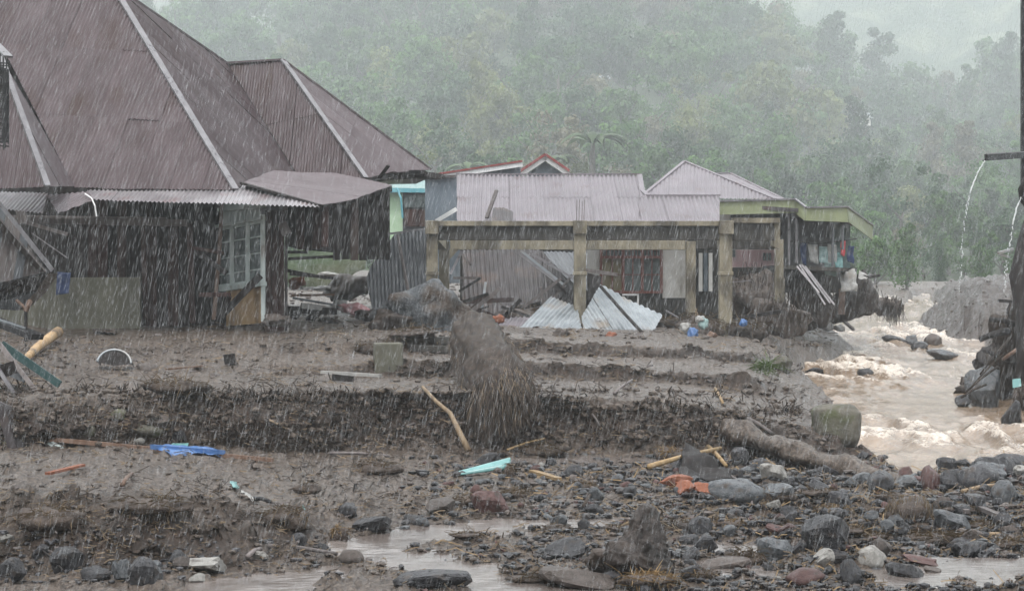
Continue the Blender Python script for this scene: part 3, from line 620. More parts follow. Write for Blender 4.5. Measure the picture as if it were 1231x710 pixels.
mb = MB(); mb.beam(PX(14, 264, 46.9), PX(226, 268, 46.9), .12, .17); mb.build('wall_beam', M['grey_wood'], house)
mb = MB(); mb.beam(PX(14, 259.5, 46.7), PX(200, 262, 46.7), .22, .03); mb.build('batten', M['grey_wood'], house)
for x0, y0, x1, y1, wd, D_ in ((20, 264, 82, 282, .12, 46.4), (19, 232, 28, 268, .2, 46.0), (172, 270, 176, 384, .12, 47.4), (228, 268, 232, 388, .14, 47.2)):
    mb = MB(); mb.beam(PX(x0, y0, D_), PX(x1, y1, D_), wd, .08); mb.build('post' if abs(x1 - x0) < 12 else 'wall_beam', M['grey_wood'] if x0 < 100 else M['brown'], house)
mb = MB(); mb.beam(PX(38, 280, 46.2), PX(81, 310, 46.2), .025, .025); mb.build('loose_batten', M['ridge'], house)
z0 = foot(110, 46.9)
o = slabpx(house, 'low_wall', M['plaster'], [(56, 334), (168, 333.5), (168, HY - z0 * FP / 46.9), (56, HY - z0 * FP / 46.9)], 46.9, .16, .01)
o = slabpx(house, 'low_wall', M['plaster'], [(-40, 352), (55, 350), (55, HY - z0 * FP / 47.1), (-40, HY - z0 * FP / 47.1)], 47.1, .14, .01)
for x in range(176, 226, 13): slabpx(house, 'door_board', M['brown'] if (x // 13) % 2 else M['dark'], [(x, 272), (x + 12.4, 272), (x + 12.4, 392), (x, 392)], 47.5, .04)
# casement window wall
def WD(x): return 49.0 + (45.8 - 49.0) * (x - 235) / 82
def Wp(x, y, d=0): return PX(x, y, WD(x) + d)
wt = lambda x: 277 + (262 - 277) * (x - 235) / 82
wb_ = lambda x: 352 + (341 - 352) * (x - 235) / 82
def wbeam(root, name, m, x0, y0, x1, y1, wd, ht, d=0): mb = MB(); mb.beam(Wp(x0, y0, d), Wp(x1, y1, d), wd, ht, (0, 0, 1) if abs(x1 - x0) > abs(y1 - y0) else (0, 1, 0)); return mb.build(name, m, root)
for x in (235, 243, 251, 259, 268, 277, 286, 295, 304):
    x2 = x + (8 if x < 259 else 9)
    mb = MB(); mb.slab([Wp(x, 240, .12), Wp(x2 - .4, 240, .12), Wp(x2 - .4, wt(x2) + 1, .12), Wp(x, wt(x) + 1, .12)], (0, .03, 0)); mb.build('wall_board', M['mint'], house)
edges = [236, 246, 260, 279, 298, 316]
for k, (xa, xb) in enumerate(zip(edges[:-1], edges[1:])):
    win = MB(); xa += .8; xb -= .8
    for (p_, q_, r_, s_) in ((xa, 0, xa, 1), (xb, 0, xb, 1)):
        win.beam(Wp(p_, wt(p_) + 3), Wp(r_, wb_(r_) - 3), .07, .05, (0, 1, 0))
    win.beam(Wp(xa, wt(xa) + 4), Wp(xb, wt(xb) + 4), .05, .07); win.beam(Wp(xa, wb_(xa) - 4), Wp(xb, wb_(xb) - 4), .05, .08)
    wo_ = win.build('window', M['mint'], house)
    g = MB(); g.slab([Wp(xa, wt(xa) + 3, .03), Wp(xb, wt(xb) + 3, .03), Wp(xb, wb_(xb) - 3, .03), Wp(xa, wb_(xa) - 3, .03)], (0, .01, 0)); g.build('pane', M['pane'], wo_)
    for f in (.27, .52, .77):
        y0 = wt(xa) + (wb_(xa) - wt(xa)) * f; y1 = wt(xb) + (wb_(xb) - wt(xb)) * f; b = MB(); b.beam(Wp(xa, y0, .005), Wp(xb, y1, .005), .03, .03); b.build('glazing_bar', M['mint'], wo_)
for x in edges: wbeam(house, 'mullion', M['mint'], x, wt(x), x, wb_(x), .10, .10, -.03)
wbeam(house, 'window_head', M['mint'], 235, wt(235), 317, wt(317), .12, .07, -.05); wbeam(house, 'window_head', M['mint'], 246, 254, 317, 247, .12, .09, .02)
wbeam(house, 'window_sill', M['mint'], 235, wb_(235), 317, wb_(317), .16, .10, -.07)
mb = MB(); mb.slab([Wp(272, 349, .05), Wp(317, 344, .05), Wp(317, 388, .05), Wp(272, 392, .05)], (0, .03, 0)); mb.build('plywood_panel', M['ply'], house)
mb = MB(); mb.slab([Wp(235, 354, .12), Wp(272, 350, .12), Wp(272, 396, .12), Wp(235, 398, .12)], (0, .03, 0)); mb.build('lower_wall', M['dark'], house)  # dark sheet, painted shade for the opening left of the plywood
wbeam(house, 'corner_post', M['mint'], 316.5, 258, 316.5, 386, .09, .12, -.02)
mb = MB(); mb.beam(PX(267, 240, 46.6), PX(264, 300, 46.4), .09, .07, (0, 1, 0)); mb.beam(PX(264, 300, 46.4), PX(257, 384, 46.2), .09, .07, (0, 1, 0)); mb.build('eave_post', M['wet_wood'], house)
for x0, y0, x1, y1, wd, mm in ((233, 298, 268, 304, .08, 'brown'), (235, 302, 272, 328, .12, 'dark'), (262, 384, 313, 331, .16, 'dark'), (240, 354, 277, 354, .10, 'brown'), (262, 386, 276, 356, .12, 'dark')):
    mb = MB(); mb.beam(PX(x0, y0, 45.9), PX(x1, y1, 45.4), wd, .05, (0, 1, 0)); mb.build('broken_board', M[mm], house)
boards(house, 318, 346, 9, lambda x: 253, None, lambda x: 45.8 + (x - 318) * .02, [M['brown'], M['brown'], M['zincdark']])
mb = MB(); mb.beam(PX(339, 268, 45.9), PX(345, 282, 45.8), .22, .03, (0, 1, 0)); mb.build('loose_shingle', M['grey_wood'], house)
PD = lambda x: 46.3 if x < 385 else 44.5 + (x - 385) * (49.6 - 44.5) / 87
boards(house, 346, 400, 10, lambda x: 246 if x < 385 else 250 - (x - 385) * .3, lambda x: 299, PD, [M['dark'], M['dark'], M['brown']], jag=3)
boards(house, 400, 469, 10.5, lambda x: 247 - (x - 385) * .265, lambda x: 312, PD, [M['dark'], M['dark'], M['brown']], jag=1)
mb = MB(); mb.beam(PX(383, 251, 44.6), PX(470, 227, 49.6), .06, .14); mb.build('porch_fascia', M['dark'], house)
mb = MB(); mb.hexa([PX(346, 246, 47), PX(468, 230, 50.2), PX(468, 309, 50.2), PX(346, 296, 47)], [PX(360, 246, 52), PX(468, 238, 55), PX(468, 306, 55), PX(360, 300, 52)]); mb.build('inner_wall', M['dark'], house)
for x0, y0, x1, y1 in ((346, 303, 368, 303), (347, 311, 405, 308), (349, 329, 400, 334)):
    mb = MB(); mb.beam(PX(x0, y0, 46.5), PX(x1, y1, 46.9), .12, .07); mb.build('broken_board', M['dark'], house)

# ------------------------------------------------------------------ collapsed lean-to at the left edge
sh_ = thing('lean_to', 'collapsed grey plank lean-to with pale gutter at the left edge', 'shed', G(10, 430))
s1, s2, s3 = PX(-2, 247, 35), PX(60, 325, 36), PX(-60, 345, 34.2)
for k in range(7):
    f0, f1 = k / 7, (k + .94) / 7; a, b = s1.lerp(s2, f0), s1.lerp(s2, f1); xa, xb = CX + a.x / a.y * FP, CX + b.x / b.y * FP
    lo = lambda x: 344 - (x + 2) * .30; pl_ = plane3(s1, s2, s3); mb = MB(); sk = 16
    mb.slab([a, b, onp(pl_, xb - sk * (1 - f1), lo(xb)), onp(pl_, xa - sk * (1 - f0), lo(xa))], (0, .03, 0)); mb.build('plank', M['grey_wood'] if k % 3 else M['zincgrey'], sh_)
mb = MB(); mb.beam(s1 + Vector((-.3, 0, .38)), s2 + Vector((.02, -.03, 0)), .14, .09); mb.build('gutter', M['ridge'], sh_)
mb = MB(); mb.beam(PX(-6, 262, 34.8), PX(50, 326, 35.8), .2, .04); mb.build('barge_board', M['grey_wood'], sh_)
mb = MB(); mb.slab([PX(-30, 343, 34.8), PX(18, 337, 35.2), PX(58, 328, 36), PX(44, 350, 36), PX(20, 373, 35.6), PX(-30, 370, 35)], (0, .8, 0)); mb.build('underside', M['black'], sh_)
mb = MB(); mb.beam(PX(31, 360, 35.4), PX(31, 410, 35.2), .05, .05); mb.build('post', M['dark'], sh_)
mb = MB(); mb.beam(PX(-10, 384, 35), PX(45, 405, 34.6), .35, .10); mb.build('fallen_rail', M['black'], sh_); mb = MB(); mb.beam(PX(-10, 381, 34.9), PX(30, 394, 34.7), .04, .03); mb.build('rail_edge', M['zinc'], sh_)
mb = MB(); mb.tube([PX(20, 361, 35.3), PX(28, 368, 35.2), PX(31, 372, 35.2)], .03, 6); mb.tube([PX(36, 362, 35.3), PX(33, 368, 35.2), PX(31, 374, 35.2)], .05, 6); mb.build('bracket', M['wet_wood'], sh_)
net = thing('hanging_net', 'black net strip hanging beside the roof at the upper left edge', 'net', PX(3, 180, 32)); mb = MB(); r = random.Random(4)
for k in range(9): mb.beam(PX(-6 + k * 2, 60 + r.uniform(0, 25), 32 + r.uniform(0, .1)), PX(-6 + k * 2 + r.uniform(-1, 1), 170 + r.uniform(0, 12), 32), .022, .02)
mb.build('cord', M['black'], net); mb = MB()
for k in range(26): y = 75 + k * 4; mb.beam(PX(-8, y, 32.02), PX(11, y + r.uniform(-2, 2), 32.02), .025, .022)
mb.build('mesh_strand', M['black'], net)

# ------------------------------------------------------------------ unfinished concrete frame
fr_ = thing('concrete_frame', 'bare beige concrete post and beam frame standing in the mud', 'frame', PX(697, 397, 55))
def post(x0, x1, y0, D, wd, name='post', m='concrete'):
    xc = (x0 + x1) / 2; z1 = (HY - y0) * D / FP; z0 = foot(xc, D) - .3 if x0 < 930 else -1.05; W_ = (x1 - x0) * D / FP; c = (xc - CX) * D / FP
    mb = MB(); mb.box((c, D + wd / 2, (z0 + z1) / 2), (W_, wd, z1 - z0)); o = mb.build(name, M[m], fr_, bevel=.012); return c, z0, z1, W_, o
for x0, x1 in ((512.5, 526), (690, 704.5), (865, 880.5)):
    c, z0, z1, W_, o = post(x0, x1, 265, 55, .32)
    mb = MB(); mb.box((c, 55.16, 0.38), (W_ + .05, .37, .10)); mb.build('collar', M['concrete'], o, bevel=.01)
    mb = MB(); mb.box((c, 55.12, z1 - .19), (W_ + .05, .46, .37)); mb.build('post_head', M['concrete'], o, bevel=.01)
post(527.5, 540, 290, 59.8, .3); post(825, 836.5, 290, 59.8, .3); c, z0, z1, W_, o = post(932, 942, 288, 60.5, .25)
def hbeam(x0, x1, y0, y1, D, wd, m, name='beam', gap=((0, 0),)):
    z1 = (HY - y0) * D / FP; z0 = (HY - y1) * D / FP; X0 = (x0 - CX) * D / FP; X1 = (x1 - CX) * D / FP
    mb = MB(); mb.box(((X0 + X1) / 2, D + wd / 2, (z0 + z1) / 2), (X1 - X0, wd, z1 - z0)); return mb.build(name, M[m], fr_, bevel=.008)
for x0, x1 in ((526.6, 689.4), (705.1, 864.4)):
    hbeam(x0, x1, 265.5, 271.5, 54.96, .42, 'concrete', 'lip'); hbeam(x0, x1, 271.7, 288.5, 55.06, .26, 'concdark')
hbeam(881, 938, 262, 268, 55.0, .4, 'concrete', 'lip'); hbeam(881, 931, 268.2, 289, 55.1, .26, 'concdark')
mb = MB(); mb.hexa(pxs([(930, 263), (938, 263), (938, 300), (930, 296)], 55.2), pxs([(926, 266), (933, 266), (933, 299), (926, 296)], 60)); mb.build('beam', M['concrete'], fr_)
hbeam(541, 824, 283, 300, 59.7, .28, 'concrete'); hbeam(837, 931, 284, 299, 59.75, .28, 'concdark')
for xa, xb in ((514, 528), (866, 862)):
    mb = MB(); mb.hexa(pxs([(xa, 267), (xa + 11, 267), (xa + 11, 287), (xa, 287)], 55.33), pxs([(xb, 282), (xb + 9, 282), (xb + 9, 300), (xb, 300)], 59.65)); mb.build('cross_beam', M['concrete'], fr_)
mb = MB(); mb.slab([PX(540, 299, 59.6), PX(552, 299, 59.6), PX(540, 312, 59.6)], (0, .2, 0)); mb.build('haunch', M['concrete'], fr_)
for x in (693, 696, 699.5, 702): mb = MB(); mb.tube([PX(x, 266, 55.1), PX(x + .6, 240 + (x % 3) * 4, 55.1)], .010, 5); mb.build('rebar', M['grey_wood'], fr_)

# ------------------------------------------------------------------ long lilac-roofed house behind the frame
lh = thing('white_house', 'long white house with lilac corrugated roof and red window behind the frame', 'house', PX(705, 385, 62))
pL = plane3(PX(549, 267, 60.6), PX(865, 267, 60.6), PX(549, 211, 66))
V_ = ((600, 215), (600, 262))
corr(lh, pL, [(549, 267), (768, 267), (768, 211), (549, 211)], V_, M['pale_roof'], pitch=.14, amp=.03, sw=.9, rowlen=2.7)
corr(lh, pL, [(768, 267), (865, 267), (865, 236), (777, 236), (771, 230), (768, 211)], V_, M['pale_roof'], pitch=.14, amp=.03, sw=.9, rowlen=2.9)
for p_, q_ in (((548, 210.5), (769, 210.5)), ((769, 211), (772, 230)), ((772, 230), (779, 236)), ((778, 236), (866, 236))):
    cap(lh, onp(pL, *p_), onp(pL, *q_), .16, M['pale_roof'])
mb = MB(); mb.slab([onp(pL, 549, 211) + Vector((0, .15, -.1)), onp(pL, 768, 211) + Vector((0, .15, -.1)), PX(768, 262, 71), PX(549, 262, 71)], (0, .03, -.05)); mb.slab([onp(pL, 770, 236) + Vector((0, .15, -.1)), onp(pL, 864, 236) + Vector((0, .15, -.1)), PX(864, 262, 70), PX(770, 262, 70)], (0, .03, -.05)); mb.build('rear_roof', M['pale_roof'], lh)
zf = foot(750, 62)
def wallpx(root, x0, x1, y0, D, m, th=.15, y1=None, name='wall'):
    y1 = y1 if y1 else HY - (foot((x0 + x1) / 2, D) - .2) * FP / D; return slabpx(root, name, m, [(x0, y0), (x1, y0), (x1, y1), (x0, y1)], D, th)
wallpx(lh, 553, 704, 268, 62.2, M['concdark']); wallpx(lh, 704.2, 721, 268, 62.2, M['white_wall']); wallpx(lh, 796.5, 826, 268, 62.2, M['white_wall'])
wallpx(lh, 721.2, 796.3, 268, 62.2, M['white_wall'], y1=297.5); wallpx(lh, 721.2, 796.3, 352.2, 62.2, M['concdark']); wallpx(lh, 826.2, 864, 268, 63.4, M['concdark'])
wallpx(lh, 796.5, 826, 358, 62.12, M['concdark'], th=.05, name='stained_plinth')
wdw = MB()
for x in (722.5, 749, 772, 795): wdw.beam(PX(x, 298, 62.1), PX(x, 352, 62.1), .09, .09, (0, 1, 0))
for y in (299, 309, 351): wdw.beam(PX(721.5, y, 62.08), PX(796, y, 62.08), .08, .08)
wdw = wdw.build('window', M['red_frame'], lh)
for xa, xb, mm in ((724.5, 747.5, 'curtain'), (750.8, 770.5, 'pane'), (773.8, 793.5, 'pane')):
    slabpx(wdw, 'pane', M[mm], [(xa, 310.5), (xb, 310.5), (xb, 350), (xa, 350)], 62.25, .02)
    slabpx(wdw, 'transom_pane', M['pane'], [(xa, 300), (xb, 300), (xb, 308), (xa, 308)], 62.25, .02)
    for k in range(1, 5): b = MB(); xx_ = xa + (xb - xa) * k / 5; b.beam(PX(xx_, 300, 62.2), PX(xx_, 308, 62.2), .03, .03, (0, 1, 0)); b.build('grille_bar', M['red_frame'], wdw)
    b = MB(); xm = (xa + xb) / 2; b.beam(PX(xm, 310, 62.18), PX(xm, 350, 62.18), .045, .04, (0, 1, 0)); b.beam(PX(xa, 330, 62.16), PX(xb, 330, 62.16), .03, .03); b.build('glazing_bar', M['red_frame'], wdw)
sf = MB(); sf.beam(PX(748, 354, 61.9), PX(768, 354, 61.9), .05, .05); sf.beam(PX(767, 354, 61.9), PX(767, 372, 61.9), .05, .05, (0, 1, 0)); sf.build('vent_frame', M['white_trim'], lh)
for k, x in enumerate((840, 846, 852)): slabpx(lh, 'shutter', M['blue_wall'] if k % 2 else M['white_wall'], [(x, 304), (x + 4.5, 304), (x + 4.5, 350), (x, 350)], 63.2, .05)
mb = MB(); mb.beam(onp(pL, 585, 264) + Vector((0, -.1, .05)), PX(597, 229, 61.3), .11, .06); tag(mb.build('broken_post', M['grey_wood']), 'short dark post leaning on the lower edge of the lilac roof', 'post')
pc_ = plane3(PX(592, 266, 60.2), PX(617, 266, 60.2), PX(592, 250, 61.2)); t_ = thing('roof_scrap', 'dark torn scrap of sheet lying on the lilac roof', 'sheet', PX(604, 266, 60.3)); corr(t_, pc_, [(591, 266), (617, 266), (617, 255), (606, 250), (593, 250)], ((600, 252), (600, 262)), M['zincdark'], 'sheet', .12, .015, 2)
mb = MB(); mb.beam(PX(524, 266, 58.6), PX(549, 251, 58.6), .05, .12); tag(mb.build('white_board', M['white_trim']), 'white slanting board between blue wall and lilac roof', 'board')

# ------------------------------------------------------------------ houses farther back
gh = thing('grey_roof_house', 'house with pale grey hipped metal roof behind the lilac roof', 'house', PX(850, 300, 78))
p1 = plane3(PX(773, 237, 77), PX(932, 240, 77), PX(823, 195, 82)); corr(gh, p1, [(771, 237), (932, 240), (823, 195)], ((823, 200), (821, 236)), M['pale_roof'], pitch=.15, amp=.025, sw=1.0, rowlen=5, per=4)
p2 = plane3(PX(860, 211, 82), PX(940, 240, 80), PX(876, 209, 84)); corr(gh, p2, [(858, 210), (876, 209), (942, 240), (925, 240)], ((880, 214), (918, 236)), M['pale_roof'], pitch=.15, amp=.025, sw=1.0, rowlen=5, per=4)
cap(gh, onp(p1, 771, 237), onp(p1, 823, 194.5), .14, M['pale_roof']); cap(gh, onp(p1, 823, 194.5), onp(p1, 932, 240), .14, M['pale_roof']); cap(gh, onp(p2, 858, 209.5), onp(p2, 877, 208.5), .14, M['pale_roof']); cap(gh, onp(p2, 877, 208.5), onp(p2, 942, 240), .12, M['pale_roof'])
mb = MB(); mb.hexa(pxs([(790, 242), (925, 243), (925, 345), (790, 345)], 78.5), pxs([(795, 242), (920, 242), (920, 345), (795, 345)], 90)); mb.build('wall', M['white_wall'], gh)
rh = thing('red_gable_house', 'house with white bargeboards and red trimmed gable above the lilac roof', 'house', PX(640, 300, 88))
slabpx(rh, 'gable_wall', M['blue_wall'], [(634, 209), (655, 194), (677, 209), (677, 330), (634, 330)], 88.2, .2)
for p_, q_ in (((626, 209), (655.5, 189.5)), ((655.5, 189.5), (684, 209))):
    mb = MB(); mb.beam(PX(p_[0], p_[1], 87.8), PX(q_[0], q_[1], 87.8), .06, .24); mb.build('bargeboard', M['white_trim'], rh)
    mb = MB(); mb.beam(PX(p_[0], p_[1] - 3.8, 87.8), PX(q_[0], q_[1] - 3.8, 87.8), .4, .10); mb.build('red_trim', M['red_trim'], rh)
mb = MB(); mb.slab([PX(626, 206, 87.7), PX(655.5, 186, 87.7), PX(655.5, 190, 94), PX(630, 208, 94)], (0, 0, -.05)); mb.slab([PX(655.5, 186, 87.7), PX(685, 206, 87.7), PX(681, 208, 94), PX(655.5, 190, 94)], (0, 0, -.05)); mb.build('roof', M['red_trim'], rh)
mb = MB(); mb.slab([PX(528, 210, 76), PX(627, 194, 76), PX(627, 198, 84), PX(540, 212, 84)], (0, 0, -.06)); mb.build('side_roof', M['red_trim'], rh)
mb = MB(); mb.beam(PX(526, 212.5, 75.8), PX(628, 197, 75.8), .08, .20); mb.build('fascia', M['white_trim'], rh)
mb = MB(); mb.beam(PX(527, 209.0, 75.75), PX(628, 193.6, 75.75), .12, .07); mb.build('red_trim', M['red_trim'], rh)
slabpx(rh, 'wall', M['blue_wall'], [(535, 213), (626, 200), (626, 330), (535, 330)], 76.5, .2)
bw = thing('blue_house', 'blue-grey rendered wall of a house behind the left frame post', 'house', PX(530, 300, 70)); slabpx(bw, 'wall', M['blue_wall'], [(511, 214), (549, 212), (600, 212), (600, 340), (511, 340)], 70, 3); slabpx(bw, 'coping', M['zincdark'], [(509, 212), (549, 210), (549, 213), (509, 215)], 69.8, 3.2)
th_ = thing('turquoise_trim_house', 'small green house with turquoise roof edge behind the porch', 'house', PX(490, 330, 76))
slabpx(th_, 'wall', M['green_wall'], [(462, 231), (484, 231), (484, 345), (462, 345)], 76, .2); slabpx(th_, 'wall', M['zincgrey'], [(484.2, 231), (517, 231), (517, 345), (484.2, 345)], 76.1, .2)
slabpx(th_, 'roof_edge', M['turq'], [(462, 226), (516, 227), (516, 231.5), (462, 231)], 75.6, .8); mb = MB(); mb.slab([PX(462, 225.5, 75.7), PX(515, 226.5, 75.7), PX(508, 208, 82), PX(462, 206, 82)], (0, 0, -.05)); mb.build('roof', M['tealc'], th_)
slabpx(th_, 'window', M['brown'], [(486, 251), (512, 252), (512, 272), (486, 272)], 75.9, .08); slabpx(th_, 'window', M['pane'], [(486, 234), (512, 234), (512, 249), (486, 249)], 75.9, .08)
mb = MB(); mb.tube([PX(477, 226, 75.4), PX(482, 238, 75.3), PX(484, 262, 75.3)], .04, 6); mb.build('downpipe', M['turq'], th_)
yh = thing('yellow_house', 'small pale yellow house glimpsed under the hanging porch wall', 'house', PX(378, 330, 110)); slabpx(yh, 'wall', M['curtain'], [(360, 296), (386, 296), (386, 332), (360, 332)], 110, 3); slabpx(yh, 'roof', M['pinkc'], [(352, 290), (392, 290), (390, 297), (354, 297)], 109.5, 4); slabpx(yh, 'window', M['blue_wall'], [(366, 299), (373, 299), (373, 308), (366, 308)], 109.9, .05)
t_ = thing('grey_sheet_fence', 'leaning fence of grey corrugated sheets left of the concrete frame', 'fence', G(480, 378)); pg = plane3(PX(447, 335, 57.5), PX(448, 374, 57), PX(520, 300, 58.5))
corr(t_, pg, [(474, 282), (520, 275), (524, 372), (448, 376), (440, 334), (447, 318)], ((480, 285), (484, 368)), M['zincgrey'], 'sheet', .11, .018, .85, 9, 5, .02, .05)
mb = MB(); mb.beam(PX(468, 281, 57.4), PX(514, 275, 58), .05, .06); mb.build('rail', M['ridge'], t_); mb = MB(); mb.tube([PX(478, 283, 57.0), PX(492, 357, 56.2)], .05, 6); mb.build('prop', M['grey_wood'], t_)
# lime fascia building
lb = thing('flat_roof_house', 'raised flat roofed building with lime green fascia beside the river', 'house', PX(960, 340, 66))
segs = [((863, 242), (955.6, 239.5), (955.6, 256), (863, 258), 65.5, 65.5), ((956, 239.5), (969, 249.5), (967.5, 265), (956, 256.5), 65.5, 65.0), ((969.3, 249.5), (1018, 248.8), (1020, 267), (968, 265), 65.0, 65.6), ((1018.3, 248.8), (1049, 271), (1049, 288), (1020.5, 267), 65.6, 72)]
for p_, q_, r_, s_, Da, Db in segs:
    mb = MB(); mb.slab([PX(*p_, Da), PX(*q_, Db), PX(*r_, Db), PX(*s_, Da)], (0, .12, 0)); mb.build('fascia_panel', M['lime'], lb)
    mb = MB(); mb.beam(PX(p_[0], p_[1] - .3, Da - .03), PX(q_[0], q_[1] - .3, Db - .03), .10, .05); mb.build('drip_edge', M['ridge'], lb)
mb = MB(); mb.slab([PX(864, 244, 65.7), PX(969, 251, 65.3), PX(1018, 250.5, 65.8), PX(1048, 273, 72.2), PX(1030, 268, 80), PX(880, 255, 80)], (0, 0, -.12)); mb.build('roof', M['zincdark'], lb)
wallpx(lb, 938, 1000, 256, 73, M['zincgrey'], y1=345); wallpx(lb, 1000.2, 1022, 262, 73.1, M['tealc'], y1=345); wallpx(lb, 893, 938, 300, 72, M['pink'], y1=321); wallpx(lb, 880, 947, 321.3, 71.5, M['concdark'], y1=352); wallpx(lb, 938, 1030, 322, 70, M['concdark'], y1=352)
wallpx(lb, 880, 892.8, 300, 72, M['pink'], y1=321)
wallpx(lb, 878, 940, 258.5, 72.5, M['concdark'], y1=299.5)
for x in (917.5, 921, 924.5): slabpx(lb, 'window', M['pane'], [(x, 304), (x + 2.6, 304), (x + 2.6, 313), (x, 313)], 71.9, .1)
slabpx(lb, 'window', M['pane'], [(880, 300), (884, 300), (884, 309), (880, 309)], 71.9, .1)
for x, y0, y1 in ((948.5, 257, 318), (957.5, 262, 316), (1013, 268, 300), (1001, 268, 320)): mb = MB(); mb.tube([PX(x, y0, 65.9), PX(x, y1, 65.9)], .045, 6); mb.build('post', M['ridge'] if x < 1000 else M['zincgrey'], lb)
mb = MB(); mb.slab([PX(940, 318, 65.4), PX(1020, 322, 65.4), PX(1020, 326, 65.4), PX(940, 323, 65.4)], (0, 5, 0)); mb.build('floor_slab', M['concdark'], lb)
# ------------------------------------------------------------------ loose things: builders
def single(mb, name, m, label, cat, group=None, smooth=False, bevel=0, kind=None):
    """one mesh with its origin at the foot of the shape"""
    vs = mb.v; cx = sum(v[0] for v in vs) / len(vs); cyy = sum(v[1] for v in vs) / len(vs); mz = min(v[2] for v in vs)
    mb.v = [(a - cx, b - cyy, c - mz) for a, b, c in vs]; o = mb.build(name, m, None, smooth, bevel); o.location = (cx, cyy, mz); return tag(o, label, cat, group, kind)
def plank(p, q, wd, th, m, name, label, cat='plank', group=None, up=(0, 0, 1), taper=.9):
    mb = MB(); mb.beam(p, q, wd, th, up, taper); return single(mb, name, M[m], label, cat, group)
def stick(pts, r0, r1, m, name, label, cat='stick', group=None):
    mb = MB(); n = len(pts); mb.tube(pts, [r0 + (r1 - r0) * k / (n - 1) for k in range(n)], 7); return single(mb, name, M[m], label, cat, group, True)
def cloth(pts, m, name, label, cat, group=None, amp=.05, nx=14, ny=10, fx=3, drape=0, seed=0):
    a, b, c, d = [Vector(p) for p in pts]; n = (b - a).cross(d - a).normalized(); V = []
    for j in range(ny + 1):
        for i in range(nx + 1):
            u, v = i / nx, j / ny; p = a.lerp(b, u).lerp(d.lerp(c, u), v); V.append(p)
    A_ = np.array([tuple(p) for p in V]); h = fbm(A_ + seed, fx, 3, .6, 5 + seed); h2 = fbm(A_ + seed + 9, fx * .7, 2, .6, 9 + seed)
    A_ = A_ + np.array(n)[None, :] * (h * amp)[:, None]; A_[:, 0] += h2 * amp * .6; A_[:, 2] += h2 * amp * .4
    loc = A_.mean(0); loc[2] = A_[:, 2].min()
    o = np_mesh(name, A_ - loc, grid_faces(ny + 1, nx + 1), M[m]); o.location = loc
    s = o.modifiers.new('thickness', 'SOLIDIFY'); s.thickness = .008; return tag(o, label, cat, group)
# stones: shared meshes
def ico(sub):
    import bmesh
    bm = bmesh.new(); bmesh.ops.create_icosphere(bm, subdivisions=sub, radius=1.0); V = np.array([v.co[:] for v in bm.verts]); F = np.array([[v.index for v in f.verts] for f in bm.faces]); bm.free(); return V, F
ICO = {k: ico(k) for k in (1, 2, 3, 4)}
def rock_verts(sub, seed, kind='angular', noise=.06):
    V, F = ICO[sub]; r = np.random.RandomState(seed)
    if kind == 'rounded': n, lo, hi = 26, .86, 1.0
    elif kind == 'flat': n, lo, hi = 11, .70, 1.0
    else: n, lo, hi = 10, .55, 1.0
    nn = r.normal(0, 1, (n, 3)); nn /= np.linalg.norm(nn, axis=1)[:, None]; d = r.uniform(lo, hi, n)
    dots = V @ nn.T; rr = np.where(dots > .05, d[None, :] / np.maximum(dots, .05), 9).min(1); rr = np.minimum(rr, 1.25)
    P = V * rr[:, None]; P = P * (1 + noise * fbm(P + seed, 1.9, 3, .55, seed))[:, None]
    if kind == 'flat': P[:, 2] *= .38
    elif kind == 'rounded': P[:, 2] *= .72
    else: P[:, 2] *= .8
    P[:, 1] *= r.uniform(.7, .95); return P, F
ROCKS = {}
for k in range(6):
    for sub in (2, 3):
        P_, F_ = rock_verts(3, 300 + k, 'rounded', .34); o = np_mesh('crumpled_lump', P_, F_, ROCKM['dark grey'], None, True); ROCKS[('crumpled', k, sub)] = o.data; bpy.data.objects.remove(o)
for kind in ('angular', 'rounded', 'flat'):
    for k in range(6):
        for sub in (2, 3):
            P_, F_ = rock_verts(sub, 40 + k * 3 + len(kind), kind); o = np_mesh('stone', P_, F_, ROCKM['dark grey'], None, kind == 'rounded'); ROCKS[(kind, k, sub)] = o.data
            bpy.data.objects.remove(o)
            if kind != 'rounded':
                pass
SG = 'stones strewn over the riverbed'
used_labels = {}
def rock(x, y, wpx, hpx, col, kind, label, cat='stone', name='stone', sub=3, k=None, rz=None, sink=.25, g=None, depth=1.0, tilt=.25, D=None):
    """x = centre column, y = foot row, size in photo pixels"""
    p = G(x, y - hpx * .1) if D is None else PX(x, y, D); s = p.y / FP; k = int(rng.randint(6)) if k is None else k; me = ROCKS[(kind, k, sub)]
    hz_f = {'crumpled': .72, 'angular': .8, 'rounded': .72, 'flat': .38}[kind]
    a = wpx * s / 2 * 1.08; c = hpx * s / (2 * hz_f * .85) / (1 - sink * .5); o = bpy.data.objects.new(name, me); link(o)
    o.material_slots[0].link = 'OBJECT'; o.material_slots[0].material = ROCKM[col] if col in ROCKM else M[col]
    o.location = p + Vector((0, a * .3, c * hz_f * (1 - sink) * .6)); o.scale = (a, a * depth, c)
    o.rotation_euler = (rng.uniform(-tilt, tilt), rng.uniform(-tilt, tilt), rng.uniform(-.5, .5) if rz is None else rz)
    return tag(o, label, cat, g)
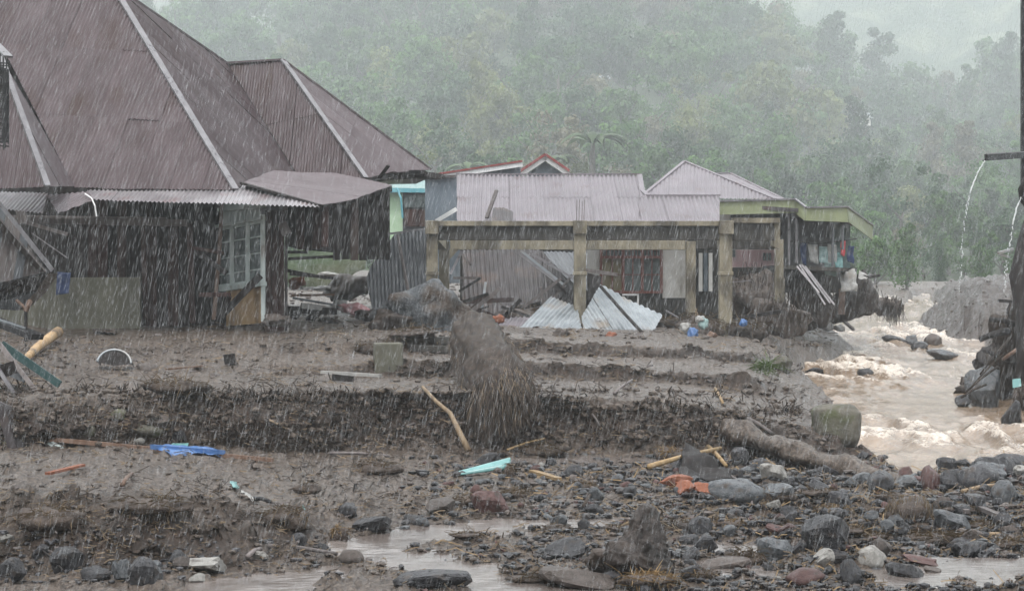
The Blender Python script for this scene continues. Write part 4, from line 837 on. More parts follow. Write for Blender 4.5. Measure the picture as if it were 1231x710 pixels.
def fibres(root, name, m, centre, rad, n, L, wd=.006, flat=.5, droop=.3, seed=0, hang=False, height=None):
    """a tangle of thin curved stalks, one mesh"""
    r = np.random.RandomState(seed); V = []; F = []; b = 0; c = np.array(centre)
    for i in range(n):
        d = r.normal(0, 1, 3); d /= np.linalg.norm(d); st = c + d * np.array(rad) * r.uniform(.1, 1) ** .6 * (1, 1, 1)
        if st[2] < c[2] - rad[2] * .2: st[2] = c[2] + abs(st[2] - c[2]) * .5
        if hang: dr = np.array([r.normal(0, .25), -.15 + r.normal(0, .15), -1.0])
        else: dr = np.array([r.normal(0, 1), r.normal(0, .6), r.normal(0, flat)])
        dr /= np.linalg.norm(dr); l = L * r.uniform(.35, 1.0); bend = r.normal(0, .25, 3); bend[2] -= droop; sd_ = np.cross(dr, [0, 1, .2]); sd_ /= max(.1, np.linalg.norm(sd_)); w_ = wd * r.uniform(.5, 1.4)
        pts = [st + dr * l * t + bend * l * t * t for t in (0, .35, .7, 1)]
        for t, q_ in enumerate(pts): ww = w_ * (1 - .25 * t); V += [q_ - sd_ * ww, q_ + sd_ * ww, q_ + np.array([0, -ww, ww])]
        for t in range(3): a = b + t * 3; F += [(a, a + 1, a + 4, a + 3), (a + 1, a + 2, a + 5, a + 4), (a + 2, a, a + 3, a + 5)]
        b += 12
    V = np.array(V); off = np.array(worldloc(root)) if root is not None else V.mean(0) * (1, 1, 0) + (0, 0, V[:, 2].min()); o = np_mesh(name, V - off, np.array(F), M[m], root, False)
    if root is None: o.location = off
    return o
def heap(x, y, wpx, hpx, label, m='straw', n=160, seed=1, core='mudclod', cat='straw heap', name='straw_heap', g=None, hang=False, D=None):
    p = G(x, y - hpx * .2) if D is None else PX(x, y, D); s = p.y / FP; t = thing(name, label, cat, p, g)
    P_, F_ = rock_verts(3, seed + 5, 'rounded', .22); a = wpx * s / 2; c = hpx * s / 2
    o = np_mesh('mud_core', P_ * (a * .85, a * .6, c * 1.15) + (0, 0, c * .35), F_, M[core], t)
    fibres(t, 'straw', m, tuple(p + Vector((0, 0, c * .7))), (a * .9, a * .55, c * .9), n, max(.14, a * .7), .0055 * max(1, p.y / 26), .35, .35, seed, hang); return t
# ------------------------------------------------------------------ landmarks of the mud field
# root mass of an uprooted palm hanging over the bank
rt = thing('palm_stump', 'large fibrous uprooted palm stump slumped over the mud bank', 'tree stump', PX(590, 480, 34.6))
pts = [PX(566, 396, 38.0), PX(574, 412, 36.8), PX(586, 434, 35.4), PX(597, 460, 33.7), PX(606, 488, 32.9)]
mb = MB(); mb.tube(pts, [.30, .50, .62, .58, .36], 30); P_ = np.array(mb.v)
P2 = []; # refine along the length
fine = []; 
for a_, b_ in zip(pts[:-1], pts[1:]): fine += [a_.lerp(b_, t / 8) for t in range(8)]
fine.append(pts[-1]); rad = np.interp(np.arange(len(fine)) / 8, [0, .4, 1, 2, 3, 3.7, 4], [.28, .42, .46, .50, .52, .46, .22]); mb = MB(); mb.tube(fine, list(rad), 44)
P_ = np.array(mb.v); nz = fbm(P_, 2.6, 4, .55, 33); cen = np.repeat(np.array([tuple(f) for f in fine]), 44, 0); d_ = P_ - cen; ang = np.tile(np.arange(44) / 44 * 6.283, len(fine)); ln = np.repeat(np.arange(len(fine)), 44)
ridge = np.sin(ang * 9 + .22 * ln + 2 * nz) * .05 + np.sin(ang * 21 + .35 * ln) * .035 + .05 * fbm(P_, 11, 3, .6, 35)
P_ = P_ + d_ * (nz * .13 + ridge)[:, None]; mb.v = [tuple(q_) for q_ in P_]; mb.build('root_mass', M['root'], rt, True)
def root_fur(nm, mm, n, sd, kmin, lmul, wd):
    r_ = np.random.RandomState(sd); V_f = []; F_f = []; b = 0
    for i in range(n):
        k = r_.randint(kmin, len(fine) - 1); a = r_.uniform(0, 6.283); c_ = np.array(fine[k]); d = np.array([math.cos(a), -abs(math.sin(a)), .55 * math.sin(a + .5)]); st = c_ + d * rad[k] * r_.uniform(.95, 1.08)
        ax_ = np.array(fine[min(k + 1, len(fine) - 1)] - fine[k - 1]); ax_ /= np.linalg.norm(ax_); dr = ax_ * 1.0 + d * r_.uniform(0, .35) + r_.normal(0, .22, 3) + (0, 0, -.5 * k / len(fine)); dr /= np.linalg.norm(dr)
        l = r_.uniform(.08, .30) * lmul * (1.7 if k > 22 else 1); w_ = r_.uniform(*wd)
        for t, u_ in ((0, 0), (1, .5), (2, 1)): q_ = st + dr * l * u_ + np.array([0, 0, -.3 * l * u_ * u_]); V_f += [q_ - [w_ * (1 - .4 * t), 0, 0], q_ + [w_ * (1 - .4 * t), 0, .4 * w_]]
        F_f += [(b, b + 1, b + 3, b + 2), (b + 2, b + 3, b + 5, b + 4)]; b += 6
    o = np_mesh(nm, np.array(V_f) - np.array(rt.location), np.array(F_f), M[mm], rt, False); o['kind'] = 'stuff'
root_fur('root_fibre', 'root', 6000, 3, 1, 1.0, (.004, .011)); root_fur('pale_fibre', 'straw', 1300, 4, 1, .9, (.003, .006))
# grey boulder at the left frame post
def boulder(name, label, pts_fn, m, seed, sub=4, noise=.10, cat='boulder', kind='angular'):
    P_, F_ = rock_verts(sub, seed, kind, noise); c, s = pts_fn; o = np_mesh(name, P_ * s, F_, m); o.location = c; return tag(o, label, cat)
bx = G(508, 398); boulder('boulder', 'big smooth blue-grey boulder half buried before the left frame post', (bx + Vector((0, .9, .30)), (1.24, 1.0, .86)), M['muddy_boulder'], 23, 4, .20)
o = boulder('boulder', 'low muddy boulder leaning on the left side of the big one', (G(474, 397) + Vector((0, .6, .15)), (.62, .6, .45)), M['mudclod'], 15)
heap(530, 370, 52, 14, 'muddy straw clump on top of the big blue-grey boulder', n=90, seed=31, D=50.4)
heap(497, 409, 66, 16, 'straw strewn mud hump in front of the big boulder', n=160, seed=32); heap(560, 408, 46, 18, 'mud hump with roots at the top of the palm stump', n=130, seed=33, core='root')
# mossy and yellowish block standing in the step
p = G(463, 447); mb = MB(); s = p.y / FP; mb.box(p + Vector((0, .25, .22)), (34 * s, .5, .62), .15); o = single(mb, 'block', M['plaster'], 'yellowish upright concrete block in the stepped mud', 'block', bevel=.03)
heap(452, 428, 60, 22, 'mud and root clump lying on the yellowish concrete block', n=160, seed=35, core='root')
for x, y, L_, lab in ((540, 413, 44, 'upper dark half buried kerb stone left of the palm stump'), (520, 424, 60, 'lower long half buried kerb stone left of the palm stump')):
    p = G(x - L_ / 2, y); q_ = G(x + L_ / 2, y); mb = MB(); mb.beam(p + Vector((0, 0, .05)), q_ + Vector((0, 0, .05)), .25, .16); single(mb, 'kerb_stone', M['concdark'], lab, 'kerb', 'half buried kerb stones', bevel=.02)
# mossy rounded block at the river and the long ledge
P_, F_ = rock_verts(4, 77, 'rounded', .10); p = PX(1006, 538, 34.6); s = p.y / FP; o = np_mesh('mossy_block', np.sign(P_) * np.abs(P_) ** .42 * (.40, .34, .42), F_, M['moss']); o.location = p + Vector((0, .1, .38)); tag(o, 'rounded mossy masonry block at the edge of the river', 'block')
a_, b_ = PX(872, 498, 33.9), PX(1094, 571, 31.0); fine = [a_.lerp(b_, k / 90) for k in range(91)]; mb = MB(); mb.tube(fine, [.20 + .04 * math.sin(k * .23) for k in range(91)], 20)
P_ = np.array(mb.v); cen = np.repeat(np.array([tuple(f) for f in fine]), 20, 0); P_ = cen + (P_ - cen) * (1 + .28 * fbm(P_, 3.5, 5, .65, 19))[:, None] * (1, 1.9, .85) + (0, .15, -.24); mb.v = [tuple(q_) for q_ in P_]
single(mb, 'mud_ledge', M['mud'], 'long mud caked ledge slanting down to the stones by the river', 'ledge', None, True)
# pointed dark stump in the foreground
p = G(770, 690); D_ = p.y; t_ = thing('pointed_rock', 'tall pointed dark muddy rock in the foreground runoff', 'rock', p); s = D_ / FP
prof = [(0, 47, -6), (10, 45, -4), (24, 38, -2), (38, 30, 1), (50, 25, 5), (60, 20, 7), (70, 15, 9), (78, 11, 10), (83, 6, 11), (86, 1, 12)]
mb = MB(); fine = []; rad = []
for k in range(44):
    h = 86 * k / 43; fine.append(Vector((np.interp(h, [a for a, _, _ in prof], [c for _, _, c in prof]) * s, -.1 + .004 * h, (h - 6) * s)) + p); rad.append(float(np.interp(h, [a for a, _, _ in prof], [b for _, b, _ in prof])) * s)
mb.tube(fine, rad, 56); P_ = np.array(mb.v); cen = np.repeat(np.array([tuple(f) for f in fine]), 56, 0); d = P_ - cen; ang = np.arctan2(d[:, 1], d[:, 0]); facet = .10 * np.cos(ang * 3 + .6) + .05 * np.cos(ang * 5 + 1 + P_[:, 2] * 4)
P_ = cen + d * (1 + facet + .24 * fbm(P_, 5.5, 5, .65, 14))[:, None] * (1, .8, 1); mb.v = [tuple(q_) for q_ in P_]; mb.build('body', mat('dark_streaked_rock', (.012, .009, .008), (.060, .048, .042), .42, 7, 1.0, 30, 0, (1, 1, .5), .1, 0, (.012, .010, .009), .45, 3, .03), t_, True)
P_, F_ = rock_verts(4, 91, 'angular', .25); o = np_mesh('shoulder', P_ * (30 * s, .22, 22 * s) + np.array((-36 * s, .02, 10 * s)), F_, M['mudclod'], t_)
# the flat broken slab and other named stones
for a in [
 (996, 672, 60, 36, 'dark grey', 'angular', 'large flat topped broken stone block in the lower right rubble'),
 (890, 612, 62, 28, 'blue-grey', 'rounded', 'large smooth blue-grey boulder beside the orange bricks'),
 (938, 610, 40, 20, 'blue-grey', 'angular', 'blue-grey boulder right behind the large smooth boulder'),
 (1119, 592, 24, 27, 'reddish', 'rounded', 'upright dark red stone near the river'),
 (1087, 578, 18, 14, 'reddish', 'rounded', 'small round pinkish red stone left of the upright red one'),
 (1060, 590, 34, 20, 'dark grey', 'rounded', 'dark rounded stone left of the red stones'),
 (1094, 592, 36, 14, 'blue-grey', 'flat', 'flat light grey slab in front of the red stones'),
 (1012, 572, 26, 14, 'pale', 'angular', 'white topped stone standing behind the rubble by the ledge'),
 (930, 580, 32, 18, 'pale', 'angular', 'cream and brown lumpy stone near the ledge'),
 (946, 550, 18, 6, 'pale', 'flat', 'thin white slab on the gravel before the long ledge'), (970, 553, 20, 5, 'pale', 'flat', 'second thin white slab on the gravel, right of the first'),
 (1208, 606, 28, 26, 'blue-grey', 'rounded', 'round blue-grey boulder at the right edge with a stick before it'),
 (1150, 590, 30, 22, 'dark grey', 'angular', 'dark angular stone right of the upright red stone'),
 (1178, 585, 48, 24, 'dark grey', 'rounded', 'wide dark boulder in the row by the river'),
 (1212, 566, 40, 18, 'dark grey', 'rounded', 'dark boulder topping the stone row at the right edge'),
 (1190, 575, 44, 18, 'blue-grey', 'angular', 'grey stone under the topmost boulder of the right row'),
 (932, 678, 44, 24, 'blue-grey', 'angular', 'light grey wedge stone in shallow water'), (938, 668, 34, 18, 'dark grey', 'angular', 'dark stone behind the light grey wedge stone'),
 (1000, 680, 36, 14, 'dark grey', 'angular', 'dark low stone in front of the flat topped block'),
 (1083, 700, 40, 20, 'dark grey', 'angular', 'dark angular stone standing in the right hand runoff'),
 (1110, 684, 52, 12, 'reddish', 'angular', 'long reddish brown stone beside the right hand runoff'),
 (1020, 704, 26, 30, 'dark grey', 'angular', 'grey upright stone at the lower edge left of the runoff'), (968, 706, 48, 20, 'reddish', 'rounded', 'reddish round stone at the bottom edge'),
 (1160, 672, 40, 18, 'dark grey', 'angular', 'dark stone above the right hand runoff'),
 (1075, 635, 26, 16, 'blue-grey', 'rounded', 'blue-grey stone under the straw covered hump'),
 (830, 682, 22, 18, 'dark grey', 'angular', 'small dark stone right of the pointed rock'), (848, 665, 30, 16, 'dark grey', 'angular', 'purple-grey stone right of the pointed rock'),
 (870, 690, 60, 14, 'brown-grey', 'flat', 'flat brown-grey stone at the foot of the straw right of the pointed rock'),
 (680, 672, 50, 22, 'dark grey', 'angular', 'wet dark flat rock just left of the pointed rock'), (758, 698, 40, 14, 'pale', 'rounded', 'pale rounded stone in front of the pointed rock'),
 (800, 702, 26, 12, 'dark grey', 'rounded', 'dark stone at the bottom edge right of the pale rounded stone'), (735, 706, 40, 14, 'dark grey', 'angular', 'dark stone at the bottom edge before the pointed rock'),
 (700, 710, 90, 22, 'brown-grey', 'flat', 'broad brown mud coated rock at the bottom edge left of the pointed rock'),
 (515, 708, 84, 18, 'dark grey', 'flat', 'long dark wet rock at the bottom in the silty channel'),
 (590, 620, 40, 24, 'reddish', 'angular', 'dark reddish rock with straw left of centre'), (527, 618, 36, 14, 'brown-grey', 'angular', 'brown-grey rock with straw left of the reddish one'),
 (497, 632, 28, 12, 'dark grey', 'angular', 'dark stone at the bend of the silty channel'), (508, 633, 14, 10, 'blue-grey', 'angular', 'small grey stone at the bend of the silty channel'),
 (443, 642, 52, 14, 'dark grey', 'angular', 'long dark stone on the left shore of the silty channel'), (416, 622, 24, 14, 'dark grey', 'rounded', 'round dark stone above the long stone left of the channel'),
 (418, 680, 30, 14, 'brown-grey', 'rounded', 'brown rounded stone in wet mud left of the channel'),
 (172, 706, 34, 30, 'dark grey', 'angular', 'large dark split stone at the foot of the left mud slope'), (185, 700, 18, 22, 'blue-grey', 'angular', 'light faced stone leaning on the split stone'),
 (205, 684, 28, 18, 'dark grey', 'angular', 'dark stone right of the split stone on the left slope'), (182, 690, 24, 16, 'blue-grey', 'angular', 'grey stone behind the split stone'),
 (140, 700, 26, 28, 'blue-grey', 'angular', 'grey angular stone left of the split stone'), (112, 700, 32, 18, 'dark grey', 'angular', 'dark stone at the lower left below the slope'),
 (78, 690, 40, 26, 'dark grey', 'angular', 'broad dark stone at the lower left'), (14, 698, 30, 20, 'dark grey', 'angular', 'dark stone in the lower left corner'), (12, 660, 18, 10, 'pale', 'flat', 'small white flat stone near the lower left edge'),
 (45, 672, 24, 14, 'dark grey', 'angular', 'dark stone above the stones of the lower left corner'),
 (247, 688, 60, 16, 'pale', 'angular', 'knobbly tan stone at the right foot of the left slope'), (236, 700, 26, 8, 'pale', 'flat', 'thin flat pale stone before the knobbly tan stone'),
 (308, 673, 18, 9, 'pale', 'angular', 'small pale stone where the left slope meets the mud'), (356, 660, 20, 16, 'dark grey', 'angular', 'small dark stone on the muddy flat left of the channel'), (390, 664, 18, 10, 'dark grey', 'angular', 'dark stone by the tan straw left of the channel'),
 (173, 525, 40, 15, 'moss', 'rounded', 'long mossy wall stone under the left bank'), (110, 523, 18, 15, 'moss', 'rounded', 'green tinged wall stone under the left bank, leftmost mossy one'), (136, 522, 20, 14, 'brown-grey', 'angular', 'brown-grey wall stone between the mossy ones of the left bank'),
 (147, 504, 18, 12, 'moss', 'rounded', 'mossy yellow green stone in the upper course of the left bank'), (216, 530, 18, 12, 'dark grey', 'angular', 'dark grey stone at the right end of the left bank wall'), (80, 525, 24, 16, 'brown-grey', 'rounded', 'brown round wall stone right of the broken panel'), (195, 512, 20, 12, 'brown-grey', 'angular', 'brown wall stone right of the long mossy stone'), (166, 535, 14, 7, 'pale', 'rounded', 'pale small stone at the foot of the long mossy stone'),
 (940, 450, 22, 16, 'moss', 'angular', 'mossy clod of stone on the slope above the river')]:
    rock(*a, g=None)
for a in [(1187, 486, 40, 50, 'blue-grey', 'angular', 'big light grey boulder at the foot of the right river bank'), (1122, 414, 20, 14, 'brown-grey', 'rounded', 'brown round stone among the rapids'), (1078, 413, 34, 8, 'dark grey', 'flat', 'long flat dark stone parting the rapids'),
          (1042, 452, 17, 10, 'dark grey', 'rounded', 'lone dark stone in the middle of the river'), (1107, 422, 22, 10, 'dark grey', 'angular', 'dark stone just left of the brown stone in the rapids'), (1085, 447, 16, 5, 'brown-grey', 'flat', 'small low stone awash right of the lone river stone'), (980, 449, 22, 6, 'dark grey', 'flat', 'flat dark stone at the left shore of the river'), (1135, 430, 36, 8, 'blue-grey', 'flat', 'flat grey stone awash right of the rapids stones'), (1097, 412, 16, 11, 'blue-grey', 'angular', 'grey stone between the rapids stones'),
          (1158, 486, 20, 12, 'dark grey', 'angular', 'small dark stone left of the big light grey boulder'), (1216, 510, 24, 26, 'dark grey', 'angular', 'dark stone right of the big light grey boulder'), (1130, 393, 26, 8, 'dark grey', 'angular', 'dark stone at the upper bend of the river')]:
    x, y, w_, h_, c_, k_, lb_ = a; D_ = float(np.interp(y, WR[::-1, 0], WR[::-1, 1])); rock(x, y, w_, h_, c_, k_, lb_, D=D_, sink=.3)
for x, y, w_, h_, lab, mm in [(846, 597, 32, 16, 'right hand piece of the orange clay bricks', 'orange'), (806, 590, 38, 14, 'left dark orange piece of broken brickwork', 'orange'), (822, 598, 26, 12, 'middle bright orange piece of broken brickwork', 'orange')]:
    rock(x, y, w_, h_, mm, 'angular', lab, 'brick rubble', 'brick_rubble', g='orange brick rubble')
# ------------------------------------------------------------------ many more stones of the rubble bar
LM = [('the pointed rock', 770, 650), ('the orange brick pieces', 825, 592), ('the large smooth boulder', 890, 600), ('the upright red stone', 1119, 575), ('the straw covered hump', 1090, 610), ('the flat topped block', 996, 655), ('the teal plastic', 576, 567), ('the folded dark sheet', 846, 568),
      ('the cream lumpy stone', 930, 575), ('the light grey wedge stone', 935, 668), ('the right edge', 1215, 640), ('the long slanting ledge', 1000, 548), ('the right hand runoff', 1120, 700), ('the silty channel', 640, 640), ('the reddish rock', 590, 610), ('the left mud slope', 150, 660)]
def stone_label(x, y, w_, col, kind):
    size = 'small' if w_ < 13 else 'middling' if w_ < 20 else 'large'; shp = {'angular': 'angular', 'rounded': 'rounded', 'flat': 'flat'}[kind]
    best = sorted(LM, key=lambda l: math.hypot(l[1] - x, (l[2] - y) * 2.2))
    for nm, lx, ly in best[:3]:
        dx, dy = x - lx, (y - ly) * 2.2; far_ = math.hypot(dx, dy)
        rel = ('right of' if dx > 0 else 'left of') if abs(dx) > abs(dy) else ('in front of' if dy > 0 else 'behind')
        for pre in (['close ' if far_ < 55 else 'some way ', '']):
            lab = f'{size} {shp} {col} stone {pre}{rel} {nm}'
            if lab not in used_labels: used_labels[lab] = 1; return lab
    return lab
zones = [((900, 1231), (560, 600), 55, .9), ((880, 1231), (596, 650), 60, 1), ((900, 1231), (640, 700), 34, 1.1), ((700, 900), (560, 600), 30, .7), ((640, 900), (596, 640), 32, .8), ((520, 720), (560, 624), 22, .65), ((20, 260), (660, 705), 5, .8), ((800, 900), (640, 705), 16, 1.0), ((1140, 1231), (548, 575), 10, 1)]
nst = 0
for (xa, xb), (ya, yb), cnt, sc in zones:
    for _ in range(cnt):
        x, y = rng.uniform(xa, xb), rng.uniform(ya, yb)
        if abs(x - 770) < 48 and 600 < y < 700: continue
        i, j = gidx(x, y)
        if pud[i, j] > .5 and rng.rand() < .8: continue
        w_ = float(np.clip(rng.lognormal(2.75, .42), 10, 44)) * sc; w_ = max(w_, 9); col = rng.choice(['dark grey', 'blue-grey', 'brown-grey', 'reddish', 'pale'], p=[.50, .16, .20, .11, .03]); kind = rng.choice(['angular', 'rounded', 'flat'], p=[.74, .10, .16])
        rock(x, y, w_, w_ * rng.uniform(.4, .75) * (.6 if kind == 'flat' else 1), col, kind, stone_label(x, y, w_, col, kind), sub=2 if w_ < 16 else 3, g=SG, tilt=.5, depth=rng.uniform(.7, 1.1)); nst += 1
print('stones', nst)
# gravel and pebbles, clods and chips too many to count
def scatter(name, m, n, zfn, size, sub=1, kind='angular', seed=0, zs=.7, smooth=False):
    r = np.random.RandomState(seed); V = []; F = []; b = 0; protos = [rock_verts(sub, seed * 10 + k, kind, .12) for k in range(6)]; c = 0; tries = 0
    while c < n and tries < n * 6:
        tries += 1; x, y = zfn(r); i, j = gidx(x, y)
        if not (2 <= j < nr - 2) or (name != 'river_gravel' and pud[i, j] > .6 and r.rand() < .93): continue
        if BY[i, j] > 33 and (BX[i, j] > xl(BY[i, j]) - .1) and (BX[i, j] < xr(BY[i, j])): continue
        P_, F_ = protos[r.randint(6)]; s = (size[0] + (size[1] - size[0]) * r.rand() ** (1.7 if sub == 1 and size[1] > 12 else 2.5)) * BY[i, j] / FP / 2; th = r.uniform(0, 6.28); ca, sa = math.cos(th), math.sin(th)
        Q = P_ @ np.array([[ca, -sa, 0], [sa, ca, 0], [0, 0, 1]]).T * (s * r.uniform(.8, 1.3), s, s * zs * r.uniform(.7, 1.2)); V.append(Q + (BX[i, j] + r.uniform(-1, 1) * BY[i, j] / FP, BY[i, j], BZ[i, j] + s * .25)); F.append(F_ + b); b += len(P_); c += 1
    o = np_mesh(name, np.concatenate(V), np.concatenate(F), m, None, smooth); return tag(o, kind='stuff')
def z_bar(r):
    while True:
        x, y = r.uniform(480, 1250), r.uniform(549, 712)
        k = np.interp(x, [480, 620, 760, 900, 1250], [.10, .3, .5, 1, 1]) * (1 if y > 560 else .6)
        if r.rand() < k: return x, y
scatter('gravel', ROCKM['dark grey'], 4600, z_bar, (2.5, 19), 1, 'angular', 1)
scatter('grey_pebbles', ROCKM['blue-grey'], 2000, z_bar, (2.5, 14), 1, 'angular', 2)
scatter('brown_pebbles', ROCKM['brown-grey'], 2200, z_bar, (2.5, 14), 1, 'angular', 3)
scatter('red_pebbles', ROCKM['reddish'], 700, z_bar, (3, 12), 1, 'angular', 4)
scatter('pale_pebbles', ROCKM['pale'], 260, z_bar, (2, 6), 1, 'flat', 5)
scatter('mud_clods', M['mud'], 1500, lambda r: (r.uniform(-30, 1000), r.uniform(386, 700)), (3, 13), 1, 'rounded', 6, .6)
scatter('slope_stones', ROCKM['dark grey'], 420, lambda r: (r.uniform(-30, 420), r.uniform(640, 705)), (3, 12), 1, 'angular', 7)
def z_bank(r): x = r.uniform(-20, 960); return x, r.uniform(*np.interp(x, [0, 960], [472, 500]) + np.array([-4, 0])) if r.rand() < .4 else r.uniform(470, 535)
scatter('bank_clods', M['mud'], 1500, z_bank, (3, 15), 1, 'rounded', 8, .8)
scatter('far_shore_stones', M['mud'], 500, lambda r: (r.uniform(960, 1260), r.uniform(338, 500)), (1.5, 5), 1, 'angular', 9)
scatter('yard_rubble', ROCKM['brown-grey'], 500, lambda r: (r.uniform(340, 560), r.uniform(335, 385)), (2, 9), 1, 'angular', 10)
# chips of wood, twigs and chaff over the mud
def litter(name, m, n, zfn, L, wd, seed, up=.25):
    r = np.random.RandomState(seed); V = []; F = []; b = 0
    for _ in range(int(n * 2.4)):
        x, y = zfn(r)
        if vnoise(np.array([[x / 38, y / 13, seed * 3.3]]), 7)[0] + .5 * vnoise(np.array([[x / 13, y / 5, seed]]), 8)[0] < .12: continue
        i, j = gidx(x, y)
        if j >= nr - 2 or pud[i, j] > .7: continue
        if BY[i, j] > 33 and (BX[i, j] > xl(BY[i, j]) - .1) and (BX[i, j] < xr(BY[i, j])): continue
        s = BY[i, j] / FP; l = r.uniform(*L) * s; w_ = r.uniform(*wd) * s / 2; a = r.uniform(0, 6.28); d = np.array([math.cos(a), math.sin(a) * .9, r.normal(0, up)]); d /= np.linalg.norm(d); sd_ = np.cross(d, [0, 0, 1]); sd_ /= np.linalg.norm(sd_) + 1e-6
        p_ = np.array([BX[i, j], BY[i, j], BZ[i, j] + .015 + abs(d[2]) * l * .3]); bend = r.normal(0, .15, 3) * l
        for t in (-.5, 0, .5): q_ = p_ + d * l * t + bend * (t * t * 4 - 1) * .5; V += [q_ - sd_ * w_, q_ + sd_ * w_, q_ + np.array([0, 0, w_ * 1.6])]
        for t in range(2): k = b + t * 3; F += [(k, k + 1, k + 4, k + 3), (k + 1, k + 2, k + 5, k + 4), (k + 2, k, k + 3, k + 5)]
        b += 9
    o = np_mesh(name, np.array(V), np.array(F), M[m], None, False); return tag(o, kind='stuff')
allz = lambda r: (r.uniform(-20, 1000), r.uniform(388, 700))
litter('straw_litter', 'straw', 3000, allz, (4, 15), (.5, 1.1), 1)
litter('dark_twigs', 'root', 3200, allz, (5, 22), (.5, 1.3), 2)
litter('pale_chips', 'grey_wood', 700, allz, (3, 10), (1.2, 3), 3)
litter('golden_chaff', 'straw', 500, lambda r: (r.uniform(40, 1230), r.uniform(540, 705)), (3, 11), (.8, 2), 4)
litter('bar_straw_golden', 'straw_gold', 420, z_bar, (6, 28), (.6, 1.5), 15, .4)
litter('bar_straw', 'straw', 2600, z_bar, (5, 20), (.7, 1.8), 5, .4)
litter('bank_roots', 'root', 1600, z_bank, (6, 22), (.8, 1.8), 6, .9)
# ------------------------------------------------------------------ straw humps, planks, plastic on the mud
heap(1092, 632, 66, 40, 'dark hump draped with hanging straw in the right rubble', n=520, seed=41, hang=True, core='mudclod')
heap(935, 612, 40, 18, 'straw covered clump right of the large smooth boulder', n=120, seed=42)
heap(1190, 640, 60, 14, 'low straw tangle near the right edge', n=200, seed=43); heap(1110, 655, 90, 16, 'long low straw tangle above the right hand runoff', n=300, seed=44)
heap(893, 688, 50, 30, 'straw heap in the rubble right of the pointed rock', n=300, seed=45); heap(1070, 604, 46, 14, 'small straw heap left of the straw draped hump', n=130, seed=46)
heap(780, 705, 80, 16, 'golden straw tangle at the bottom edge before the pointed rock', 'straw_gold', n=230, seed=47); heap(640, 705, 60, 12, 'low brown straw and mud hump at the bottom edge', n=160, seed=48)
heap(900, 606, 20, 26, 'upright wisp of wet straw beside the large smooth boulder', n=90, seed=49); heap(560, 612, 50, 16, 'dark straw pile left of the reddish rock', n=200, seed=50)
heap(650, 548, 70, 16, 'low root filled mud hump below the palm stump', n=160, seed=51, core='root'); heap(452, 574, 60, 22, 'mud clod with roots on the flat below the bank', n=150, seed=52)
heap(368, 597, 36, 18, 'small dark mud clod on the middle flat', n=60, seed=53); heap(345, 640, 70, 36, 'broad root filled mud lump at the right end of the left slope', n=240, seed=54)
heap(410, 655, 26, 26, 'tan dry straw bunch left of the silty channel', 'straw_gold', n=90, seed=55); heap(560, 650, 50, 8, 'thin muddy straw ridge in the silty channel', n=90, seed=56)
heap(668, 640, 40, 12, 'brown clod standing in the shallow pool left of the pointed rock', n=60, seed=57); heap(60, 640, 90, 34, 'dark root matted lump on the left slope', n=200, seed=58); heap(180, 622, 110, 24, 'broad weedy lump in the middle of the left slope', n=240, seed=59)
heap(212, 478, 90, 26, 'grassy clump on the upper edge of the left bank', n=220, seed=60, core='root'); heap(897, 412, 60, 34, 'dark twiggy heap at the foot of the right frame post', n=260, seed=61, core='mudclod')
heap(805, 560, 46, 22, 'torn golden banana stem fibres on the gravel', 'straw_gold', n=200, seed=62); heap(985, 600, 50, 12, 'straw strip among the right rubble', n=140, seed=63); heap(1020, 645, 50, 14, 'muddy straw pile behind the flat topped block', n=160, seed=64)
heap(1170, 600, 36, 12, 'straw tuft in the boulder row near the river', n=90, seed=65); heap(745, 640, 40, 10, 'straw tuft left of the pointed rock top', n=80, seed=66)
g_ = G(918, 452); gt = thing('grass_tuft', 'tuft of flattened green leaves on the slope above the river', 'grass', g_); fibres(gt, 'blade', 'grass', tuple(g_ + Vector((0, 0, .12))), (.26, .18, .14), 150, .42, .011, .5, .15, 9)
g_ = G(1073, 560); gt = thing('grass_tuft', 'tiny green tuft at the water edge beside the ledge', 'grass', g_); fibres(gt, 'blade', 'grass', tuple(g_ + Vector((0, 0, .05))), (.12, .1, .06), 60, .14, .006, .5, .15, 10)
for k, (x, y, w_, h_, m, lb_) in enumerate([(1040, 650, 60, 12, 'straw', 'straw mat between the flat topped block and the right runoff'), (950, 640, 44, 12, 'straw', 'wet straw strip left of the flat topped block'), (880, 640, 40, 10, 'straw_gold', 'golden straw wisp beneath the large smooth boulder'), (1150, 618, 50, 12, 'straw', 'straw wisp right of the straw draped hump'), (840, 700, 50, 16, 'straw', 'straw clump at the bottom edge right of the pointed rock'),
        (700, 590, 44, 10, 'straw', 'muddy straw wisp between teal plastic and orange bricks'), (620, 600, 50, 12, 'straw', 'straw wisp right of the reddish rock'), (1000, 620, 40, 12, 'straw_gold', 'golden wisp left of the straw draped hump'), (1210, 660, 50, 14, 'straw', 'straw clump low at the right edge'), (815, 640, 40, 14, 'straw', 'straw wisp right of the pointed rock tip')]): heap(x, y, w_, h_, lb_, m, n=200, seed=120 + k)
